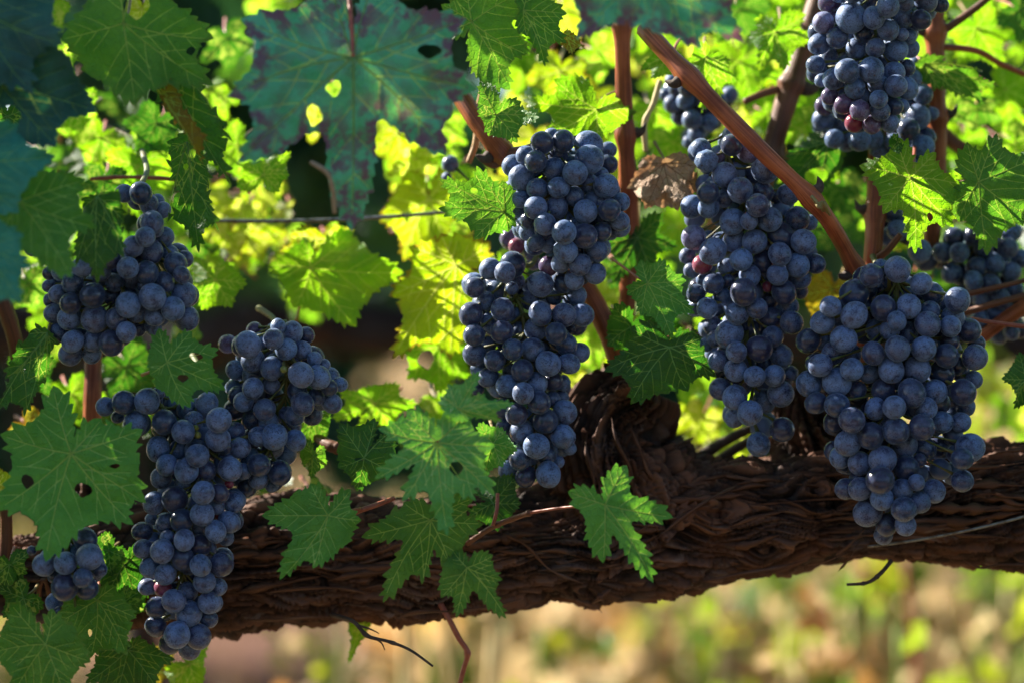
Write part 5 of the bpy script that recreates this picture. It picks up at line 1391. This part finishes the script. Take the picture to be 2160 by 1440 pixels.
def far_row(y0, n, seed, x0, x1, zlo, zhi, label, gaps=()):
    rg = random.Random(seed)
    def samp(q):
        while True:
            x = q.uniform(x0, x1); z = q.triangular(zlo, zhi, zlo + (zhi - zlo) * .5); y = y0 + q.gauss(0, .16)
            nz = vnoise(x * 2.1 + seed, z * 2.6, 0.0)
            if nz < (-.22 if 0 < y0 < 6 else -.5) and q.random() < .95: continue
            return (x, y, z)
    V, F = simple_leaf_geo(n, samp, rg, .045 + .006 * abs(y0), .085 + .009 * abs(y0))
    tag(mesh_obj('row_foliage', V, F, M_far, smooth=False), label, None, None, 'stuff')
far_row(2.5, 3900, 31, -2.6, 2.6, .98, 1.9, 'blurred green foliage of the next vine row')
far_row(5.2, 4600, 32, -4.5, 4.5, .95, 1.6, 'blurred green foliage of the second vine row behind')

far_row(8.0, 4200, 33, -6, 1.45, .15, 1.45, 'blurred dark foliage of the third vine row behind')
far_row(11.0, 4200, 34, -8, 1.9, .1, 1.5, 'blurred dark foliage of the fourth vine row behind')

far_row(-3.9, 3200, 35, -5, 5, .3, 2.1, 'unseen leafy vine row added behind the camera to block low sky light')  # unseen row, added to hold back light from the horizon

def far_vine(x, y, seed, label):
    rg = random.Random(seed)
    root = tag(empty('distant_grapevine', (x, y, 0)), label, 'grapevine', 'blurred vines in the rows behind')
    pts = [(x + rg.uniform(-.03, .03), y, -.02), (x + rg.uniform(-.04, .04), y + .02, .35), (x + rg.uniform(-.05, .05), y, .70), (x, y, .88)]
    C = catmull(pts, 30)
    t = np.linspace(0, 1, 30)
    rad = .038 * (1 + .25 * vnoise(t * 7 + seed, t * 0, t * 0))
    V, F = tube_geo(C, rad, 14); mesh_obj('trunk', V, F, M_bark, root)
    for sd in (-1, 1):
        pts = [(x, y, .84), (x + sd * .2, y + rg.uniform(-.03, .03), .90), (x + sd * .55, y, .87 + rg.uniform(-.03, .03)), (x + sd * .95, y, .90)]
        C = catmull(pts, 30); V, F = tube_geo(C, np.linspace(.048, .034, 30) * (1 + .25 * vnoise(t * 9 + seed * sd, t * 0, t * 0)), 14)
        mesh_obj('arm', V, F, M_bark, root)
    return root
M_bark_names = M_bark
for i, (x, y, lab) in enumerate([
    (-.62, 2.5, 'blurred vine of the row behind, its dark level arm seen below the wire'),
    (1.24, 2.5, 'blurred vine with dark upright trunk behind the lower right corner')]):
    far_vine(x, y, 60 + i, lab)
for i, x in enumerate([-3.2, -1.3, .55, 2.4]):
    far_vine(x, 5.2, 70 + i, 'far blurred vine in the second row behind')

# straw and grass on the sunlit floor
def blades(n, seed, x0, x1, y0, y1, h0, h1, w, mat, label, thr=-2, ns=1.0):
    rg = random.Random(seed)
    V = []; F = []; b = 0
    for i in range(n):
        for _ in range(20):
            x = rg.uniform(x0, x1); y = rg.uniform(y0, y1)
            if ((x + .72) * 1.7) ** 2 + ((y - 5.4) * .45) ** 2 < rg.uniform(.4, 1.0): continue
            if vnoise(x * ns + seed, y * ns, 0.0) > thr: break
        h = rg.uniform(h0, h1); a = rg.uniform(0, 6.28); ln = rg.uniform(.1, .9) * h
        dx, dy = math.cos(a), math.sin(a)
        wx, wy = -dy * w, dx * w
        for f, ww in ((0, 1.0), (.5, .8), (1, .1)):
            V.append((x + dx * ln * f * f - wx * ww, y + dy * ln * f * f - wy * ww, h * (f - .25 * f * f) - .02))
            V.append((x + dx * ln * f * f + wx * ww, y + dy * ln * f * f + wy * ww, h * (f - .25 * f * f) - .02))
        F += [(b, b + 1, b + 3, b + 2), (b + 2, b + 3, b + 5, b + 4)]; b += 6
    tag(mesh_obj('dry_grass', V, F, mat, smooth=False), label, None, None, 'stuff')
blades(5200, 81, -2.2, 2.2, 2.7, 9.0, .08, .30, .006, M_strawleaf, 'sunlit straw coloured dry grass blurred beyond the arm', -.1, .9)
blades(2600, 82, -2.2, 2.2, 2.4, 9.0, .06, .24, .010, M_weedleaf, 'green weeds blurred among the dry grass', .1, 1.3)

def weed(px, y, top_px, lean, mat, leafmat, nleaf, label, seed, rad=.006):
    """an upright stem standing on the ground, with leaves along it"""
    rg = random.Random(seed)
    base = P(px, 720, y); base.z = 0
    top = P(px + lean, top_px, y)
    root = tag(empty('weed', base), label, 'weed')
    mid = (base + top) / 2 + Vector((rg.uniform(-.03, .03), rg.uniform(-.03, .03), 0))
    C = catmull([tuple(base + Vector((0, 0, -.02))), tuple(mid), tuple(top)], 24)
    V, F = tube_geo(C, np.linspace(rad, rad * .5, 24), 8)
    mesh_obj('stem', V, F, mat, root)
    if nleaf:
        V, F = simple_leaf_geo(nleaf, lambda q: tuple(C[q.randrange(6, 24)] + np.array([q.gauss(0, .03), q.gauss(0, .03), q.gauss(0, .02)])), rg, .015, .045)
        mesh_obj('leaves', V, F, leafmat, root, smooth=False)
weed(1830, 1.0, 1195, -20, M_weed, M_weedleaf, 14, 'blurred lime green weed standing under the arm tip of the large right bunch', 1, .007)
weed(1950, .9, 1170, -40, M_pet_red, M_weedleaf, 3, 'blurred pinkish stem slanting beside the lime green weed', 2, .008)
weed(1690, 1.3, 1250, 10, M_straw, M_weedleaf, 26, 'blurred leafy weed with yellow green leaves under the middle of the arm at right', 3, .005)
weed(2110, 1.1, 1230, 15, M_straw, M_weedleaf, 22, 'blurred leafy weed at the lower right corner', 4, .005)
weed(835, .8, 1180, 20, M_straw, M_strawleaf, 4, 'blurred straw stalk under the bark strip, leftmost of the straw stalks', 5, .011)
weed(960, .9, 1180, -30, M_straw, M_strawleaf, 4, 'blurred straw stalk crossing behind the red hanging shoot', 6, .010)
weed(1020, .7, 1190, 30, M_straw, M_strawleaf, 4, 'blurred straw stalk right of the red hanging shoot', 7, .009)
weed(1190, 1.5, 1330, 20, M_weed, M_weedleaf, 20, 'low blurred weed under the knob of the arm', 8, .005)
weed(1480, 1.4, 1300, -10, M_weed, M_weedleaf, 24, 'blurred green weed left of the leafy yellow green one', 9, .005)
weed(700, 1.5, 1340, 10, M_straw, M_weedleaf, 14, 'low blurred weed under the dead twig', 10, .005)

M_rust = simple_leaf_mat('rust_foliage', (.30, .13, .05), (.40, .26, .10), (.65, .28, .08), (.75, .5, .14), .45)
M_cream = simple_leaf_mat('cream_blades', (.60, .38, .14), (.82, .62, .32), (.7, .55, .3), (.8, .65, .4), .35)
rw = random.Random(21)
for i in range(64):
    px = rw.uniform(770, 2200); y = rw.uniform(1.3, 4.6)
    kind = rw.choice(['w', 's', 's', 'r', 'c', 'c', 's', 'c'])
    lm, sm = {'w': (M_weedleaf, M_weed), 'r': (M_rust, M_straw), 'c': (M_cream, M_straw), 's': (M_strawleaf, M_straw)}[kind]
    rg = random.Random(300 + i)
    base = P(px, 720, y); base.z = 0
    top = min(.62, float(P(px, rw.uniform(1230, 1430), y).z)); top = max(top, .06)
    what = {'w': 'blurred low green weed', 'r': 'blurred low rust coloured weed', 'c': 'blurred tuft of cream dry grass', 's': 'blurred tuft of straw coloured grass'}[kind]
    root = tag(empty('weed', base), what + ' on the sunlit floor beyond the arm', 'weed', 'weeds and tufts on the floor')
    C = catmull([(base.x, y, -.02), (base.x + rg.uniform(-.04, .04), y, top * .5), (base.x + rg.uniform(-.08, .08), y, top)], 20)
    V, F = tube_geo(C, np.linspace(.004, .002, 20), 6)
    mesh_obj('stem', V, F, sm, root)
    V, F = simple_leaf_geo(rg.randrange(16, 46), lambda q: (C[q.randrange(3, 20)] + np.array([q.gauss(0, .06), q.gauss(0, .06), q.gauss(0, .03)])), rg, .02, .06)
    V = [(a, b, max(c, .005)) for a, b, c in V]
    mesh_obj('leaves', V, F, lm, root, smooth=False)

weed(2085, 1.2, 830, -10, M_weed, M_weedleaf, 40, 'tall blurred lime weed right of the largest bunch', 41, .005)
weed(2150, 1.6, 790, 10, M_straw, M_weedleaf, 30, 'tall blurred straw weed at the right edge', 42, .005)
for i in range(16):
    kind = ['lime', 'cream', 'rust', 'lime', 'cream'][i % 5]
    lm, sm = {'lime': (M_weedleaf, M_weed), 'cream': (M_cream, M_straw), 'rust': (M_rust, M_straw)}[kind]
    rg = random.Random(500 + i); y = rg.uniform(.75, 1.7); px = 640 + i * 98 + rg.uniform(-45, 45)
    base = P(px, 720, y); base.z = 0
    top = P(px + rg.uniform(-50, 50), rg.uniform(1215, 1370), y)
    root = tag(empty('weed', base), 'tall blurred ' + {'lime': 'lime green weed', 'cream': 'cream seeded grass', 'rust': 'rust leaved weed'}[kind] + ' reaching up under the arm', 'weed', 'tall weeds under the arm')
    C = catmull([(base.x, y, -.02), tuple((base + top) / 2 + Vector((rg.uniform(-.03, .03), 0, 0))), tuple(top)], 26)
    V, F = tube_geo(C, np.linspace(.004, .0018, 26), 6)
    mesh_obj('stem', V, F, sm, root)
    V, F = simple_leaf_geo(rg.randrange(12, 24), lambda q: tuple(C[q.randrange(13, 26)] + np.array([q.gauss(0, .045), q.gauss(0, .03), q.gauss(0, .02)])), rg, .010, .026)
    mesh_obj('leaves', V, F, lm, root, smooth=False)
# more of the same vine's foliage added out of frame to dapple the light
rgc = random.Random(99)
ztop = float(P(0, 0, 0).z); XE = float(P(2160, 0, 0).x)
def samp_c(q):
    while True:
        x = q.uniform(-2.6, 2.2); z = q.uniform(.62, 1.75)
        if abs(x) < XE + .06 and z < ztop + .04: continue
        y = q.gauss(-.02, .07)
        if abs(x) < XE + .06 and y > .06: continue
        if in_sunpath((x, y, z), .06): continue
        return (x, y, z)
nleft = [0]
def samp_all(q):
    nleft[0] += 1
    if nleft[0] <= 330:      # extra leaves added out of frame to shade the left side
        while True:
            c = (q.uniform(-.95, -.37), q.uniform(-.14, .12), q.uniform(.62, 1.5))
            if not in_sunpath(c, .05): return c
    return samp_c(q)
V, F = simple_leaf_geo(1830, samp_all, rgc, .045, .07)
tag(mesh_obj('row_foliage', V, F, M_near, smooth=False), 'leafy top of the same vine row, added out of frame to shade the fruit', None, None, 'stuff')
